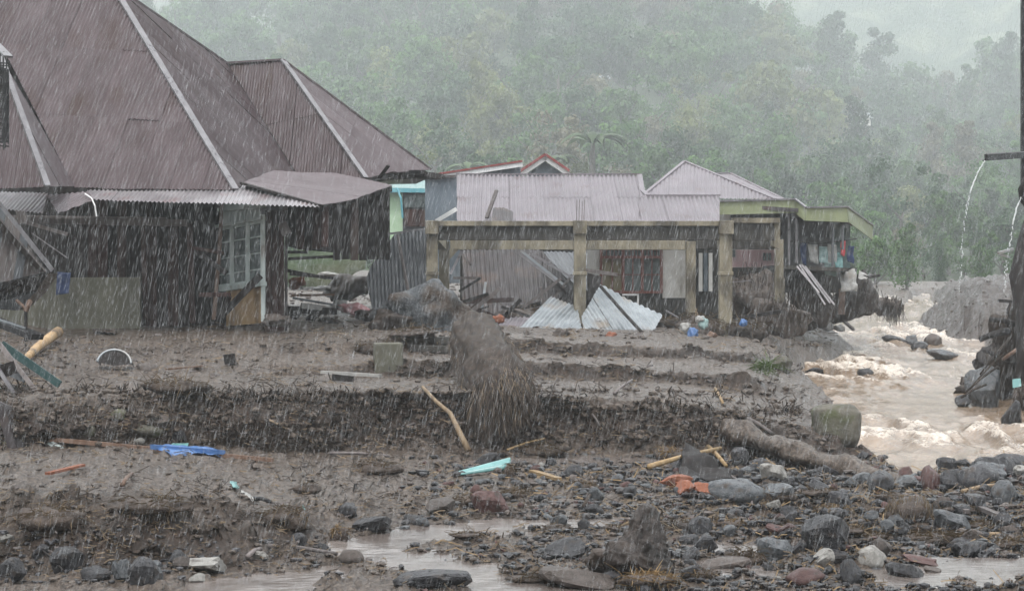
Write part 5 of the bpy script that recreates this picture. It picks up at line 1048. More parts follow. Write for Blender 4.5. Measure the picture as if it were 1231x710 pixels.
# the bent branch on the bank and other sticks
stick([G(508, 468) + Vector((0, -.2, .05)), PX(524, 482, 32.4), PX(541, 496, 32.2), PX(549, 512, 32.0), PX(556, 527, 31.9), PX(563, 541, 31.8)], .028, .055, 'wood', 'branch', 'bent pale peeled branch leaning down the mud bank', 'branch')
def gs(x0, y0, x1, y1, wd, m, name, label, cat='stick', lift=.04, th=None, group=None):
    p, q_ = G(x0, y0, lift), G(x1, y1, lift); k = p.y / FP
    if th is None: return stick([p, p.lerp(q_, .5) + Vector((0, 0, .02)), q_], wd * k / 2, wd * k / 2.6, m, name, label, cat, group)
    return plank(p, q_, wd * k, th * k, m, name, label, cat, group)
gs(735, 476, 758, 460, 4, 'grey_wood', 'stick', 'short grey stick poking from the bank right of the palm stump'); gs(664, 470, 674, 494, 6, 'root', 'root', 'curved dark root on the bank right of the palm stump', 'root')
gs(780, 575, 868, 550, 7, 'straw_gold', 'plant_fibre', 'torn golden banana stem bridging the gravel', 'stem', .14); gs(850, 544, 874, 570, 6, 'straw_gold', 'plant_fibre', 'short golden stem piece standing behind the folded dark sheet', 'stem', .10)
gs(395, 548, 470, 552, 4, 'grey_wood', 'stick', 'thin grey batten on the flat below the bank', 'batten'); gs(325, 508, 386, 540, 3, 'wood', 'stick', 'thin tan twig low on the left bank', 'twig')
gs(200, 447, 243, 446, 4, 'wet_wood', 'plank', 'thin brown plank on the terrace right of the black basin', 'plank', .04, 2); gs(268, 440, 282, 440, 14, 'dark', 'block', 'small dark wooden block on the terrace right of the black basin', 'block', .12, 12)
gs(62, 532, 330, 558, 7, 'wet_wood', 'board', 'long red-brown board lying along the foot of the left bank', 'board', .05, 5); gs(60, 574, 97, 565, 8, 'orange', 'board', 'short red-orange board on the left flat', 'board', .05, 3)
gs(148, 588, 160, 578, 6, 'wet_wood', 'stick', 'split stick end on the left flat'); gs(199, 620, 208, 632, 4, 'grey_wood', 'stick', 'pale chip on the left slope', 'chip'); gs(38, 662, 76, 692, 3, 'dark', 'stick', 'thin dark twig in the lower left corner', 'twig')
gs(298, 676, 312, 664, 7, 'grey_wood', 'stick', 'pale stub of branch by the left mud slope', 'branch stub'); gs(320, 660, 405, 672, 6, 'grey_wood', 'stick', 'long pale branch half sunk left of the channel', 'branch')
gs(1158, 594, 1200, 588, 6, 'wood', 'stick', 'tan stick lying against the round boulder at the right edge'); gs(1128, 612, 1160, 626, 8, 'grey_wood', 'plank', 'grey splintered plank right of the straw draped hump', 'plank', .1, 5)
gs(1180, 620, 1210, 634, 8, 'grey_wood', 'plank', 'grey plank in the rubble near the right edge', 'plank', .08, 5); gs(1140, 652, 1200, 645, 5, 'wood', 'stick', 'long tan stick in the rubble above the right hand runoff')
gs(640, 572, 668, 578, 9, 'straw_gold', 'bark', 'flake of golden bark on the gravel right of the teal plastic', 'bark', .03, 4); gs(455, 560, 475, 566, 6, 'dark', 'stick', 'dark stub of wood on the flat left of the teal plastic'); gs(700, 618, 712, 600, 5, 'root', 'root', 'thin upright root in the rubble centre', 'root', .08)
gs(928, 548, 975, 568, 4, 'grey_wood', 'stick', 'thin pale stick by the white slabs'); gs(838, 395, 832, 372, 5, 'wood', 'stick', 'pale splintered stick leaning left of the right frame post', 'stick', .3)
gs(720, 520, 712, 505, 3, 'grey_wood', 'twig', 'thin upright twig on the bank right of centre', 'twig', .1); gs(610, 545, 655, 530, 3, 'straw_gold', 'twig', 'thin golden twig below the palm stump', 'twig'); gs(860, 470, 866, 488, 4, 'straw_gold', 'stick', 'short golden stick on the right part of the bank'); gs(895, 505, 925, 525, 6, 'grey_wood', 'stick', 'pale root lying on the slanting ledge', 'root')
# broken log at left, black basin
p = G(45, 440); stick([G(32, 437, .08), G(44, 427, .16), G(60, 418, .2), G(70, 412, .22)], .07, .12, 'ply', 'log', 'splintered pale log end at the left edge of the terrace', 'log')
bs = thing('basin', 'black upturned basin with a white rim stuck in the mud terrace', 'basin', G(138, 444)); s = bs.location.y / FP; c_ = bs.location + Vector((0, -.15, .10)); mb = MB(); R_ = 20 * s; vs = [c_ + Vector((0, -.02, -.05))]; n_ = 24
for k in range(n_ + 1): a = math.pi * k / n_; vs.append(c_ + Vector((math.cos(a) * R_, -.02 + .14 * math.sin(a), math.sin(a) * R_ * .78 + .3 * s * math.cos(a) * -4)))
mb.add(vs, [(0, k + 2, k + 1) for k in range(n_)]); mb.build('inside', M['dark'], bs); mb = MB(); mb.tube(vs[1:], .022, 6); mb.build('rim', M['zinc'], bs, True)
mb = MB(); vs2 = [v + Vector((0, .28, -.08)) * 1 for v in vs[1:]]; mb.add(vs[1:] + vs2, [(k, k + 1, n_ + 2 + k, n_ + 1 + k) for k in range(n_)]); mb.build('shell', M['black'], bs, True)
rock(176, 447, 26, 10, 'brown-grey', 'rounded', 'brown stone right of the black basin')
# plastics and cloths
cloth([G(178, 541, .05), G(262, 549, .10), G(268, 553, .04), G(205, 552, .03)], 'bluec', 'tarp', 'bright blue plastic tarp strip lying on the long board', 'tarp', amp=.05, fx=4, nx=30, ny=8)
plank(G(180, 543, .06), G(268, 551, .06), .10, .07, 'bluec', 'tarp_roll', 'rolled front edge of the bright blue tarp', 'tarp')
cloth([G(206, 538, .05), G(226, 541, .06), G(226, 545, .03), G(206, 542, .03)], 'tealp', 'plastic_sheet', 'small pale teal plastic piece behind the blue tarp', 'plastic', amp=.03, seed=2)
# teal half pipe sheet
tt = thing('teal_plastic_sheet', 'curved teal plastic sheet lying on the mud in the middle foreground', 'plastic sheet', G(576, 574)); mb = MB(); a_, b_ = G(545, 574, .02), G(604, 569, .02); s = a_.y / FP; vs = []; n_ = 14; m_ = 16
for i in range(m_ + 1):
    u_ = i / m_; R_ = (3 + 8 * u_) * s; c_ = a_.lerp(b_, u_)
    for k in range(n_ + 1): a = math.pi * (1.05 * k / n_); vs.append(c_ + Vector((.10 * math.sin(a) * u_, -math.cos(a) * R_ * 1.2, math.sin(a) * R_ * (1 + .25 * math.sin(a * 4)))))
mb.add(vs, [(i * (n_ + 1) + k, i * (n_ + 1) + k + 1, (i + 1) * (n_ + 1) + k + 1, (i + 1) * (n_ + 1) + k) for i in range(m_) for k in range(n_)]); o = mb.build('shell', M['tealp'], tt, True); sl_ = o.modifiers.new('thickness', 'SOLIDIFY'); sl_.thickness = .012
heap(613, 576, 16, 20, 'brown fibre wad at the right end of the teal plastic', n=60, seed=71)
# folded dark sheet
cloth([G(814, 580, .02), G(822, 560, .34), G(858, 568, .30), G(884, 585, .04)], 'dark', 'folded_sheet', 'folded dark rubber sheet standing up in the rubble', 'sheet', amp=.09, nx=18, ny=8)
stick([G(878, 582, .10), PX(895, 582, G(895, 590).y - .25), PX(903, 592, G(903, 600).y - .3), PX(904, 606, G(904, 606).y - .35)], .02, .02, 'grey_wood', 'cable', 'thin cable curling over the large smooth boulder', 'cable')
cloth([G(288, 596, .05), G(304, 603, .05), G(306, 607, .03), G(290, 601, .03)], 'whitec', 'plastic_wrapper', 'white and teal plastic wrapper on the left flat', 'plastic', amp=.03, fx=6)
cloth([G(275, 586, .05), G(284, 588, .05), G(284, 591, .03), G(276, 590, .03)], 'tealp', 'plastic_wrapper', 'tiny teal wrapper left of the white and teal one', 'plastic', amp=.02, fx=6, seed=3)
gs(304, 603, 326, 607, 6, 'black', 'hose', 'short black hose right of the white wrapper', 'hose'); cloth([G(357, 624, .06), G(366, 618, .10), G(368, 622, .06), G(360, 628, .04)], 'tealp', 'plastic_scrap', 'small teal plastic scrap on the clods left of the channel', 'plastic', amp=.02, seed=5)
gs(385, 451, 455, 455, 8, 'whitec', 'board', 'dirty white board lying on the terrace edge', 'board', .05, 4); gs(400, 461, 424, 461, 8, 'dark', 'clod', 'dark wooden stub before the dirty white board', 'wood stub', .08, 8)
cloth([G(52, 391, .1), G(70, 387, .12), G(72, 392, .05), G(56, 395, .05)], 'redc', 'cloth', 'red cloth scrap at the foot of the plaster wall', 'cloth', amp=.05, seed=6, group=None)
cloth([G(82, 387, .2), G(100, 386, .2), G(102, 390, .05), G(84, 391, .05)], 'redc', 'cloth', 'pink red cloth scrap left of the light blue one', 'cloth', amp=.05, seed=7); cloth([G(98, 386, .14), G(122, 387, .14), G(122, 391, .05), G(99, 391, .05)], 'whitec', 'cloth', 'light blue and white cloth at the wall foot', 'cloth', amp=.05, seed=8)
cloth([G(120, 388, .10), G(150, 388, .10), G(150, 391, .05), G(121, 392, .05)], 'wood', 'cloth', 'tan cloth strip lying along the wall foot', 'cloth', amp=.05, seed=9); cloth([G(152, 387, .12), G(192, 386, .12), G(192, 389, .05), G(153, 390, .05)], 'pinkc', 'cloth', 'dark pink cloth strip before the door boards', 'cloth', amp=.04, seed=10)
cloth([PX(69, 327, 46.6), PX(85, 328, 46.6), PX(83, 352, 46.5), PX(68, 354, 46.5)], 'navy', 'hung_cloth', 'navy blue garment hanging over the plaster wall', 'garment', amp=.05, seed=11)
cloth([G(112, 398, .06), G(140, 400, .08), G(138, 404, .04), G(112, 402, .04)], 'mudclod', 'sack', 'flat muddy sack on the terrace left of centre', 'sack', amp=.05, seed=12)
# pile of planks at the left edge
for (x0, y0, D0_, x1, y1, D1_, wd, th, m, lb_) in [(-14, 396, 31.5, 45, 472, 30.6, .07, .05, 'grey_wood', 'long thin weathered lath pointing down right at the left edge'), (2, 414, 31.6, 72, 462, 31.2, .13, .04, 'darkteal', 'dark teal painted plank in the left debris pile'),
      (-12, 436, 31.3, 30, 455, 30.9, .13, .05, 'zincgrey', 'grey board under the thin lath'), (-10, 450, 30.8, 18, 441, 30.7, .22, .05, 'dark', 'short dark board stub at the left edge'), (-6, 462, 30.4, 52, 538, 29.6, .07, .05, 'mint', 'long pale grey-green lath along the broken panel'),
      (2, 474, 30.2, 40, 530, 29.6, .16, .04, 'dark', 'black board between the pale laths'), (-4, 440, 30.6, 40, 508, 30.4, .06, .04, 'ridge', 'bent light grey strip in the left pile'), (22, 516, 29.8, 36, 535, 29.5, .06, .04, 'tealp', 'short bright teal strip in the left pile'),
      (48, 524, 29.6, 76, 541, 29.3, .08, .04, 'mint', 'pale green strip end sticking out right of the left pile'), (-8, 470, 30.5, 24, 520, 29.9, .12, .05, 'wet_wood', 'red-brown batten behind the broken panel'), (-10, 488, 31, 60, 540, 30.0, .18, .05, 'zincdark', 'wide dark board at the back of the left pile'), (4, 455, 31, 36, 480, 30.7, .03, .03, 'dark', 'thin dark wire-like stick in the left pile'), (20, 496, 31.4, 66, 506, 31.2, .05, .04, 'grey_wood', 'small grey lath right of the left pile')]:
    plank(PX(x0, y0, D0_), PX(x1, y1, D1_), wd, th, m, 'board', lb_, 'board', None, (0, 1, 0))
bp_ = thing('leaning_board', 'broken cream panel in a dark frame leaning at the left edge', 'panel', PX(10, 552, 29.3))
slabpx(bp_, 'panel', M['curtain'], [(-30, 470), (2, 496), (17, 546), (-30, 556)], 29.3, .03); mb = MB(); mb.beam(PX(0, 488, 29.2), PX(19, 550, 29.2), .12, .08, (0, 1, 0)); mb.slab([PX(-2, 482, 29.25), PX(12, 488, 29.4), PX(34, 536, 29.4), PX(18, 550, 29.25)], (0, .06, 0)); mb.build('frame', M['zincdark'], bp_)
mb = MB(); mb.beam(PX(18, 549, 29.2), PX(35, 536, 29.4), .07, .09); mb.build('frame_end', M['black'], bp_)
rock(50, 545, 44, 24, 'mudclod', 'rounded', 'dark sodden lump under the left board pile', 'clod', 'mud_lump', D=30.0)
# ------------------------------------------------------------------ wreckage in and around the frame
c1 = thing('collapsed_roof', 'collapsed dark corrugated roof hanging inside the concrete frame', 'roof', PX(610, 388, 57)); pq = plane3(PX(545, 302, 58.4), PX(690, 302, 58.4), PX(610, 390, 56.6))
corr(c1, pq, [(556, 301), (652, 301), (688, 345), (642, 390), (556, 390)], ((600, 310), (606, 380)), M['zincdark'], 'sheet', .13, .02, .85, 9, 5, .06, .10)
pq2 = plane3(PX(640, 306, 57.6), PX(705, 306, 57.6), PX(690, 350, 56.2)); corr(c1, pq2, [(652, 303), (706, 303), (706, 350), (682, 336)], ((660, 306), (685, 345)), M['zincgrey'], 'sheet', .12, .02, .8, 9, 5, .05, .05)
for k, (x0, y0, x1, y1, m) in enumerate([(621, 302, 668, 338, 'ridge'), (626, 301, 680, 344, 'zinc'), (633, 301, 690, 335, 'ridge'), (555, 302, 541, 330, 'ridge'), (556, 306, 566, 318, 'grey_wood'), (584, 339, 577, 387, 'zinc'), (610, 368, 608, 384, 'ridge'), (545, 334, 578, 334, 'grey_wood'), (552, 350, 578, 334, 'dark'), (688, 330, 655, 372, 'grey_wood'), (683, 352, 640, 386, 'dark'), (700, 372, 668, 340, 'dark'), (666, 382, 700, 330, 'dark'), (657, 385, 650, 345, 'grey_wood')]):
    mb = MB(); mb.beam(PX(x0, y0, 56.2 - k * .03), PX(x1, y1, 55.9 - k * .02), .07, .05, (0, 1, 0)); names = ['upper', 'second', 'third', 'short white', 'stubby grey', 'white upright', 'short white upright', 'level grey', 'crossing dark', 'slanting grey', 'low dark slanting', 'dark broken', 'long dark', 'thin grey upright']
    tag(single(mb, 'rafter', M[m], f'{names[k]} loose rafter in the wreckage inside the frame', 'rafter', 'loose rafters in the frame wreckage'))
f1_ = thing('fallen_sheet', 'fallen pale corrugated sheets lying left of the middle frame post', 'roof sheet', G(650, 396)); pf = plane3(PX(612, 398, 53.4), PX(700, 398, 53.8), PX(672, 357, 55.8)); corr(f1_, pf, [(604, 399), (640, 388), (662, 357), (694, 370), (700, 399)], ((676, 364), (646, 396)), M['zinc'], 'sheet', .12, .022, .85, 9, 5, .04, .1)
f2_ = thing('fallen_sheet', 'fallen pale corrugated sheets propped right of the middle frame post', 'roof sheet', G(745, 398)); pf = plane3(PX(700, 400, 53.6), PX(797, 398, 54.2), PX(722, 344, 56.6)); corr(f2_, pf, [(699, 380), (722, 343), (758, 362), (796, 379), (786, 396), (760, 401), (702, 400)], ((735, 352), (765, 398)), M['zinc'], 'sheet', .12, .022, .85, 9, 5, .04, .12)
f3_ = thing('fallen_sheet', 'dim grey corrugated sheet left of the pale sheets', 'roof sheet', G(605, 392)); pf = plane3(PX(590, 396, 54.2), PX(645, 390, 54.4), PX(625, 378, 55.2)); corr(f3_, pf, [(588, 398), (600, 384), (648, 376), (640, 392), (604, 400)], ((625, 380), (608, 398)), M['pale_roof'], 'sheet', .12, .02, .85, 9, 5, .03, .05)
mb = MB(); mb.tube([PX(722, 344, 55.0), PX(750, 376, 53.6), PX(776, 404, 52.6)], .045, 6); single(mb, 'pole', M['dark'], 'dark pole lying across the propped pale sheets', 'pole')
mb = MB(); mb.beam(PX(800, 373, 54.5), PX(816, 382, 54.3), .04, .04); single(mb, 'stick', M['ridge'], 'short pale stick right of the propped pale sheets', 'stick')
P_, F_ = rock_verts(3, 5, 'angular', .2)
rr_ = random.Random(12); used = ['bent', 'split', 'wet', 'narrow', 'broad', 'cracked', 'crooked', 'short', 'long', 'muddy', 'rough', 'snapped', 'blunt', 'torn']
for k in range(14):
    x, y = rr_.uniform(556, 690), rr_.uniform(352, 386); a = rr_.uniform(-1.0, 1.0); l = rr_.uniform(30, 70); mb = MB(); D_ = rr_.uniform(54.8, 56.2)
    mb.beam(PX(x - l / 2 * math.cos(a), y - l / 2 * math.sin(a), D_), PX(x + l / 2 * math.cos(a), y + l / 2 * math.sin(a), D_ - .3), rr_.uniform(.05, .13), .05, (0, 1, 0))
    single(mb, 'timber', M[['dark', 'brown', 'grey_wood', 'dark'][k % 4]], f"{used[k]} {['black', 'red-brown', 'grey', 'black'][k % 4]} timber in the wreckage " + ('between the left posts of the frame' if x < 620 else 'left of the middle frame post'), 'timber')
heap(640, 392, 90, 34, 'tangled dark rubbish heap under the fallen rafters', n=300, seed=86, D=55.6, cat='rubbish pile', name='rubbish_pile'); heap(697, 404, 36, 12, 'mud splashed rubbish round the foot of the middle frame post', n=110, seed=87, D=54.6, cat='rubbish pile', name='rubbish_pile'); heap(832, 392, 40, 22, 'dark rubbish at the foot of the rear frame post', n=120, seed=88, D=58.6, cat='rubbish pile', name='rubbish_pile')
heap(720, 398, 50, 18, 'dark rubbish under the pale sheets at the middle post', n=160, seed=83, D=54.6, cat='rubbish pile', name='rubbish_pile'); heap(575, 394, 60, 16, 'dark rubbish strip under the collapsed roof', n=160, seed=84, D=54.6, cat='rubbish pile', name='rubbish_pile')
for x, y, w_, h_, lb_ in ((708, 376, 30, 52, 'dark hanging panel just right of the middle frame post'), (668, 350, 26, 20, 'dark lump in the wreckage left of the middle frame post')):
    mb = MB(); D_ = 57.2; mb.slab([PX(x - w_ / 2, y - h_, D_), PX(x + w_ / 2, y - h_ + 8, D_), PX(x + w_ / 2 - 4, y, D_ - .4), PX(x - w_ / 2 + 3, y - 6, D_ - .4)], (0, .08, 0)); single(mb, 'panel', M['dark'], lb_, 'panel')
mb = MB(); mb.beam(PX(700, 324, 56.2), PX(742, 330, 56.5), .05, .10); single(mb, 'rail', M['grey_wood'], 'thin rail sticking out right of the middle post', 'rail')
mb = MB(); mb.beam(PX(881, 383, 56), PX(939, 374, 57), .10, .10); single(mb, 'plank', M['dark'], 'long dark plank resting right of the right frame post', 'plank')
mb = MB(); mb.beam(PX(880, 339, 58), PX(903, 337, 58), .04, .03); single(mb, 'rod', M['ridge'], 'thin pale rod right of the right frame post', 'rod')
for x, y, w_, h_, m, lb_, c_ in [(833, 404, 13, 11, 'bluec', 'bright blue plastic bag by the right frame post', 'bag'), (824, 397, 14, 10, 'whitec', 'white plastic bag left of the blue bag', 'bag'), (846, 392, 12, 12, 'tealc', 'grey-teal rag behind the blue bag', 'rag'), (856, 405, 12, 7, 'wet_wood', 'tan sack scrap right of the blue bag', 'sack'), (894, 390, 9, 7, 'bluec', 'small blue plastic bag right of the right frame post', 'bag'), (842, 386, 12, 7, 'whitec', 'dirty white plastic on the pile left of the right frame post', 'plastic'),
     (599, 386, 14, 8, 'orange', 'orange plastic scrap in the frame wreckage', 'plastic'), (590, 393, 10, 6, 'tealp', 'teal plastic scrap under the frame wreckage', 'plastic'), (735, 405, 14, 7, 'orange', 'orange plastic bag half buried before the pale sheets', 'bag'), (675, 405, 20, 11, 'mudclod', 'dark muddy lump before the middle frame post', 'sack')]:
    D_ = G(x, min(y, 398) if y < 398 else y).y; D_ = min(D_, 53.0) if y < 400 else D_; s = D_ / FP; rock(x, y, w_, h_, m, 'crumpled', lb_, c_, c_.replace(' ', '_') + ('_scrap' if c_ == 'plastic' else ''), D=D_, sink=.1)
heap(845, 402, 60, 34, 'dark rubbish pile left of the right frame post', n=200, seed=81, D=54.2, core='mudclod', cat='rubbish pile', name='rubbish_pile')
heap(790, 392, 70, 16, 'low twiggy rubbish right of the propped pale sheets', n=180, seed=82, D=56.5, cat='rubbish pile', name='rubbish_pile')
# yard behind the house
for (x0, y0, x1, y1, wd, m, lb_) in [(345, 372, 405, 374, 9, 'dark', 'dark beam lying in the yard under the porch wall'), (352, 358, 400, 366, 3, 'zincgrey', 'thin grey plank leaning in the yard'), (362, 367, 398, 371, 7, 'whitec', 'white splintered board in the yard left of the fence'), (352, 382, 368, 366, 12, 'dark', 'dark upright post stub in the yard'), (372, 384, 386, 372, 14, 'dark', 'dark broken block in the yard'), (350, 355, 402, 354, 3, 'wet_wood', 'thin brown batten in the yard behind the porch'), (345, 325, 392, 334, 4, 'dark', 'dark pole hanging under the porch wall')]:
    D_ = 49.5; plank(PX(x0, y0, D_), PX(x1, y1, D_ + .3), wd * D_ / FP, .08, m, 'plank', lb_, 'plank', None, (0, 1, 0) if abs(x1 - x0) > 20 else (0, 0, 1))
for x, y, w_, h_, m, lb_, D_ in [(357, 343, 20, 11, 'orange', 'orange-red plastic heap in the yard behind the porch', 62), (397, 333, 26, 6, 'whitec', 'white sheeting on the rubble behind the porch', 80), (388, 348, 20, 5, 'whitec', 'white scrap on the yard mud', 66), (425, 376, 40, 12, 'pinkc', 'faded pink rag heap left of the grey sheet fence', 52.5), (408, 368, 18, 8, 'whitec', 'pale foam lump left of the grey sheet fence', 52.5), (420, 352, 60, 24, 'brown-grey', 'pale rubble heap between porch and grey sheet fence', 66), (400, 392, 30, 10, 'mudclod', 'mud lump before the dark posts of the porch', 50), (333, 389, 34, 12, 'brown-grey', 'grey sack-like stone before the brown wall', 45.2), (445, 384, 30, 12, 'mudclod', 'mud lump at the foot of the grey sheet fence', 51.5)]:
    rock(x, y, w_, h_, m, 'crumpled', lb_, 'debris', 'debris', D=D_, sink=.1)
cloth([PX(345, 308, 100), PX(440, 300, 100), PX(440, 330, 92), PX(345, 336, 92)], 'hillsoil', 'green_field', 'strip of green weeds behind the porch yard', 'weeds', amp=.5, fx=.5)
# ------------------------------------------------------------------ debris mound and washing under the flat roofed house
def mound(cx_, y, w_, h_, D_, label, seed, m='mudclod', cat='debris mound', name='debris_mound', n=220):
    p = PX(cx_, y, D_); s = D_ / FP; t = thing(name, label, cat, p); P_, F_ = rock_verts(4, seed, 'angular', .22); np_mesh('mud_core', P_ * (w_ * s / 2, w_ * s / 2.6, h_ * s * .62) + (0, 0, h_ * s * .40), F_, M[m], t)
    o = fibres(t, 'twigs', 'root', tuple(p + Vector((0, -.2, h_ * s * .5))), (w_ * s / 2, w_ * s / 2.6, h_ * s * .6), n, .6, .012, .5, .4, seed, True); return t
mound(905, 388, 64, 70, 64, 'dark earth mound under the pink walled room', 21); mound(972, 388, 64, 66, 67, 'dark collapsed mound below the washing line', 22); mound(1030, 384, 58, 56, 72, 'dark debris mound at the river end under the flat roof', 23); mound(1072, 380, 30, 24, 78, 'small dark mound at the upstream shore', 24); mound(938, 398, 64, 46, 60.2, 'low mound beside the far frame post', 25)
for k, (x0, y0, x1, y1) in enumerate([(961, 318, 992, 366), (964, 318, 998, 364), (968, 320, 1003, 366), (958, 320, 985, 352)]):
    mb = MB(); mb.beam(PX(x0, y0, 64.5), PX(x1, y1, 63.8), .05, .04, (0, 1, 0)); single(mb, 'slat', M['ridge'], ['leftmost long', 'second long', 'rightmost long', 'shortest'][k] + ' pale slat sliding off the raised floor', 'slat', 'pale slats sliding off the floor')
cl = [(972, 292, 12, 26, 'whitec', 'white shirt on the washing line, leftmost'), (984, 296, 10, 22, 'tealc', 'grey-teal shirt right of the leftmost white shirt'), (995, 293, 12, 30, 'whitec', 'pale garment in the middle of the washing line'), (1003, 303, 10, 24, 'tealp', 'teal garment hanging low on the washing line'), (1011, 288, 6, 20, 'redc', 'narrow red garment at the right of the washing line'), (991, 316, 16, 16, 'tealc', 'teal tub-like cloth under the washing line'), (962, 290, 8, 30, 'navy', 'dark garment left of the white shirt'), (1018, 296, 8, 22, 'navy', 'dark garment right of the red one')]
for k, (x, y, w_, h_, m, lb_) in enumerate(cl): cloth([PX(x, y, 66.3), PX(x + w_, y + 1, 66.4), PX(x + w_ - 1, y + h_, 66.3), PX(x + 1, y + h_ - 3, 66.3)], m, 'garment', lb_, 'garment', 'clothes on the washing line', amp=.09, fx=2.5, seed=20 + k)
mb = MB(); mb.tube([PX(950, 290, 66.2), PX(985, 292.5, 66.2), PX(1030, 287, 66.2)], .02, 5); single(mb, 'washing_line', M['dark'], 'dark washing line strung under the flat roof', 'line')
cloth([PX(1014, 322, 66), PX(1027, 324, 66), PX(1030, 350, 65.6), PX(1012, 348, 65.6)], 'whitec', 'sack', 'torn white sack hanging on the mound at the river end', 'sack', amp=.16, seed=31)
cloth([PX(1031, 328, 67), PX(1044, 331, 67), PX(1042, 335, 66.6), PX(1032, 334, 66.6)], 'whitec', 'sack', 'small white rag on the pole beside the torn sack', 'rag', amp=.08, seed=32)
mb = MB(); mb.tube([PX(1030, 331, 67), PX(1046, 333, 66.8), PX(1058, 331, 66.6)], .05, 6); single(mb, 'pole', M['dark'], 'dark pole jutting right from the debris mound', 'pole')
for x, y, w_, h_, lb_ in ((995, 393, 16, 12, 'white sack at the water edge below the mound'), (1010, 396, 12, 6, 'small pale sack right of the white one at the water edge')): rock(x, y, w_, h_, 'whitec', 'crumpled', lb_, 'sack', 'sack', D=76)
mb = MB(); mb.beam(PX(1008, 380, 73), PX(1026, 396, 74), .12, .08); single(mb, 'plank', M['grey_wood'], 'grey plank dipping into the rapids by the sacks', 'plank')
mb = MB(); mb.beam(PX(1012, 347, 68), PX(1011, 378, 68), .22, .2, (0, 1, 0)); single(mb, 'post', M['wet_wood'], 'brown post standing in the debris mound', 'post')
mb = MB(); mb.beam(PX(937, 334, 60.2), PX(937, 372, 60.2), .3, .25, (0, 1, 0)); tag(mb.build('post_stub', M['concrete'], fr_))
# ------------------------------------------------------------------ right edge: dark post, gutters, falling water, debris bank
rb_ = thing('rain_gutter', 'dark rain gutter sticking out from a pole at the upper right edge', 'gutter', PX(1229, 400, 40))
mb = MB(); mb.beam(PX(1230, -40, 40), PX(1230, 240, 40), .09, .09, (0, 1, 0)); mb.build('pole', M['black'], rb_)
mb = MB(); a_, b_ = PX(1185, 189, 38.5), PX(1262, 184, 40.5)
for o_, w_, h_ in (((0, 0, -.06), .14, .02), ((0, -.07, 0), .02, .12), ((0, .07, 0), .02, .12)): mb.beam(a_ + Vector(o_), b_ + Vector(o_), w_, h_)
mb.build('channel', M['black'], rb_); mb = MB(); mb.beam(a_ + Vector((0, -.085, .055)), b_ + Vector((0, -.085, .055)), .03, .02); mb.build('lip', M['ridge'], rb_)
mb = MB(); mb.tube([PX(1233, 215, 39.5), PX(1228, 228, 39.2), PX(1229, 240, 39.4), PX(1236, 250, 39.6)], [.06, .07, .06, .05], 8); mb.build('elbow', M['dark'], rb_, True)
M['jet'] = mat('falling_rain_water', (.50, .53, .55), (.70, .72, .73), .1, 6, .2)
def jet(pts, D_, name, label, seed, r0=.03):
    r = random.Random(seed); t = thing(name, label, 'water jet', PX(*pts[-1], D_)); mb = MB(); L_ = []
    for k in range(len(pts) - 1):
        for s_ in range(12): u_ = s_ / 12; L_.append((pts[k][0] + (pts[k + 1][0] - pts[k][0]) * u_, pts[k][1] + (pts[k + 1][1] - pts[k][1]) * u_))
    n_ = len(L_); solid = int(n_ * .40); mb.tube([PX(x + r.uniform(-.3, .3), y, D_) for x, y in L_[:solid]], [r0 * r.uniform(.5, 1.0) for _ in range(solid)], 6); mb.build('stream', M['jet'], t, True)
    mb = MB()
    for x, y in L_[solid:]:
        if r.random() < .8:
            x += r.uniform(-1.6, 1.6); l = r.uniform(1, 4.5); mb.tube([PX(x, y, D_), PX(x - .1, y + l * .5, D_), PX(x - .2, y + l, D_)], [.006, r0 * r.uniform(.25, .7), .005], 6)
    mb.build('droplets', M['jet'], t, True)['kind'] = 'stuff'
jet([(1184, 193), (1176, 206), (1168, 226), (1161, 252), (1158, 284), (1155, 318), (1154, 352)], 38.5, 'water_jet', 'arc of water falling from the end of the long gutter', 1, .016)
jet([(1229, 234), (1222, 250), (1217, 272), (1212, 300), (1209, 326), (1208, 352)], 39.3, 'water_jet', 'second water arc falling from the brown elbow at right', 2, .018)
mb = MB(); p_ = [PX(1247, 250, 44.5), PX(1237, 290, 44.3), PX(1226, 330, 44.1), PX(1230, 370, 44), PX(1236, 420, 43.8), PX(1240, 450, 43.8)]; mb.tube(p_, [.20, .24, .22, .20, .24, .34], 24); Pm = np.array(mb.v); Pm = Pm + (fbm(Pm, 3.2, 4, .6, 6) * .08)[:, None]; mb.v = [tuple(q_) for q_ in Pm]; single(mb, 'leaning_tree', M['dark'], 'dark wet tree trunk leaning at the right edge', 'tree trunk', None, True)
mb = MB(); mb.beam(PX(1200, 304, 43), PX(1218, 299, 43.2), .06, .05); mb.beam(PX(1203, 306, 43.1), PX(1214, 309, 43.2), .04, .05); single(mb, 'plank', M['zinc'], 'pale splintered plank beside the leaning trunk', 'plank')
mb = MB(); mb.beam(PX(1200, 361, 45), PX(1222, 363, 45), .10, .07); single(mb, 'plank', M['dark'], 'short dark plank jutting left of the leaning trunk', 'plank')
def rmound(cx_, y, w_, h_, D_, label, seed, m='mudclod'): return mound(cx_, y, w_, h_, D_, label, seed, m, n=300)
rmound(1225, 470, 90, 66, 51.5, 'dark root filled debris bank behind the big light grey boulder', 61, 'root'); rmound(1222, 430, 60, 60, 50.5, 'dark upper debris pile under the leaning trunk', 62, 'root'); rmound(1180, 478, 60, 26, 54, 'low dark debris at the water edge left of the big light grey boulder', 63, 'root'); rmound(1245, 490, 60, 40, 48.5, 'brown earth heap at the right edge behind the boulder', 64)
rmound(1205, 462, 70, 50, 52.5, 'tangled root mass between the boulder and the low debris', 65, 'dark'); rmound(1240, 400, 60, 60, 49.5, 'dark wet heap behind the leaning trunk', 66, 'dark')
